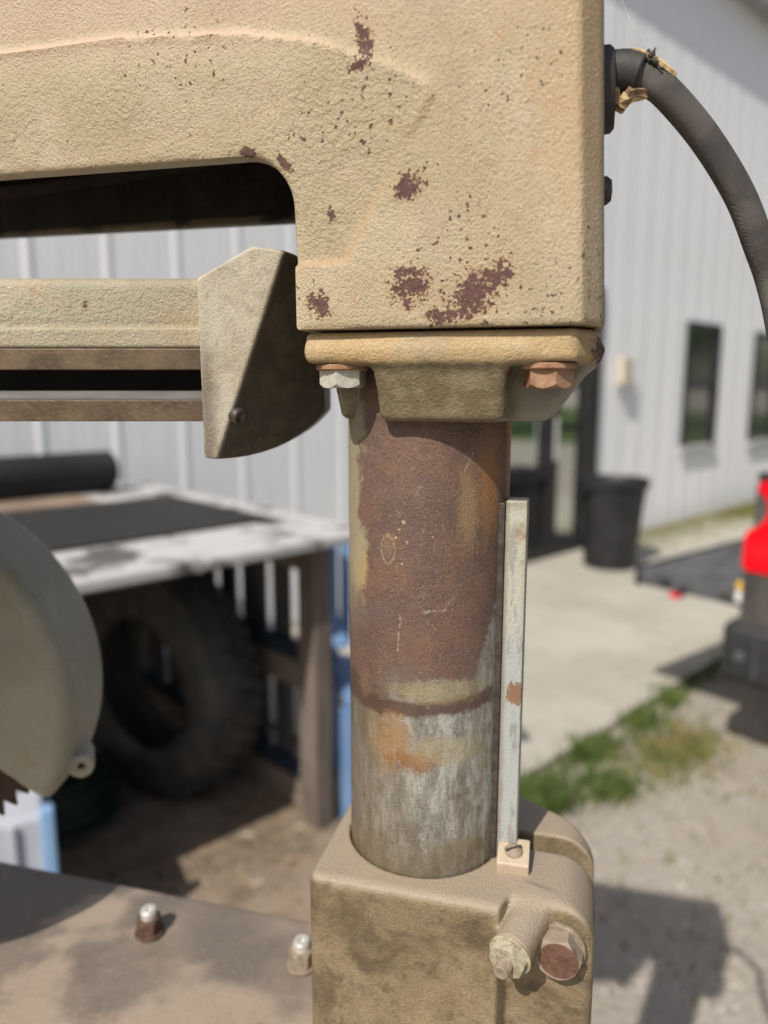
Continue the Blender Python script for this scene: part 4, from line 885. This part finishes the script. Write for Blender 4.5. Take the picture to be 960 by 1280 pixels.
# crumb of dark debris on top of the tear
M_deb = simple('dark_debris', (0.018, 0.015, 0.012), (0.10, 0.09, 0.075), 700, 0.9)
dv = bmesh.new()
for (x, y_, z_, r) in ((0.1183, -0.027, 0.1610, 0.0020), (0.1170, -0.0275, 0.1632, 0.0017), (0.1195, -0.0270, 0.1595, 0.0015), (0.1178, -0.0265, 0.1648, 0.0011), (0.1162, -0.0270, 0.1615, 0.0012)):
    m2 = bmesh.new(); bmesh.ops.create_icosphere(m2, subdivisions=2, radius=r)
    for v in m2.verts: v.co = Vector((x, y_, z_)) + v.co*random.uniform(0.75, 1.25)
    me = bpy.data.meshes.new('t'); m2.to_mesh(me); m2.free(); dv.from_mesh(me); bpy.data.meshes.remove(me)
for p0, p1 in (((0.1168, -0.0275, 0.1640), (0.1150, -0.028, 0.1660)), ((0.1178, -0.0270, 0.1650), (0.1188, -0.027, 0.1668)), ((0.1190, -0.027, 0.1600), (0.1225, -0.028, 0.1545)), ((0.1160, -0.0275, 0.1660), (0.1145, -0.028, 0.1652))):
    tube_bm([p0, p1], 0.0005, 6, dv)
db = link('debris', from_bm(dv), M_deb, loc=(AX.x, AX.y, CAM_H), rotz=SROT); tag(db, 'small dark crumb of debris perched on the torn cable', 'debris')
g = G('spider_silk'); M_silk = g.out((0.7, 0.7, 0.7), 0.4)
sk = link('spider_thread', from_bm(tube_bm([(0.0985, -0.03, 0.195), (0.1065, -0.03, 0.178), (0.1160, -0.0285, 0.1662)], 0.00007, 5)), M_silk, loc=(AX.x, AX.y, CAM_H), rotz=SROT)
tag(sk, 'single pale spider thread running up from the torn cable', 'spider thread')

# ---- table the saw stands on
g = G('stained_table_top'); n1 = g.nz(5.5, 4, 0.55, dist=0.3); n2 = g.nz(22, 5, 0.7); n3 = g.nz(200, 3, 0.65)
c = g.mix(g.ss(0.40, 0.56, n1), (0.145, 0.120, 0.103), (0.245, 0.195, 0.157)); c = g.mix(g.ss(0.52, 0.58, g.nz(6, 4, 0.5, dist=0.5))*0.8, c, (0.34, 0.268, 0.205))
c = g.mix(g.ss(0.5, 0.75, n2)*0.5, c, (0.10, 0.08, 0.065)); c = g.mix(g.ss(0.55, 0.75, n3)*0.35, c, (0.36, 0.28, 0.21))
g.bump(n3, 0.0006); g.bump(n2, 0.001); M_tab = g.out(c, 0.6, 0.0, 0.4)
st = empty('saw_stand', (AX.x, AX.y, 0), SROT); tag(st, 'brown stained table top with bolts, carrying the saw', 'table')
TZ = CAM_H-TABLE_DROP
box('table_top', (-0.80, -0.42, TZ-0.045), (0.108, 0.092, TZ-0.001), M_tab, st, 0.004)
for x in (-0.74, 0.05):
    for y in (-0.38, 0.03): box('leg', (x, y, 0), (x+0.045, y+0.045, TZ-0.046), M_steelscrew, st, 0.003)
box('apron', (-0.694, 0.035, TZ-0.14), (0.049, 0.055, TZ-0.047), M_steelscrew, st)
M_rnut = simple('dark_rust_nut', (0.05, 0.028, 0.02), (0.12, 0.065, 0.045), 150, 0.7); M_stud = simple('bright_stud', (0.55, 0.54, 0.5), (0.75, 0.74, 0.7), 200, 0.35, metal=0.5)
for (x, y, m_) in ((-0.2474, 0.0424, M_rnut), (-0.1087, 0.0423, M_wash)):
    nb = hexbolt('nut', (x, y, TZ+0.0022), (0, 0, 1), 0.0185, 0.013, m_, st, (0.0125, 0.0022), m_, spin=x*7)
    link('stud', from_bm(lathe_bm([(0.0068, 0), (0.0068, 0.006), (0.0058, 0.0075), (0.0025, 0.0075), (0.0022, 0.005), (0, 0.005)], (x, y, TZ+0.0150), (0, 0, 1), 20)), M_stud, nb, smooth=False)
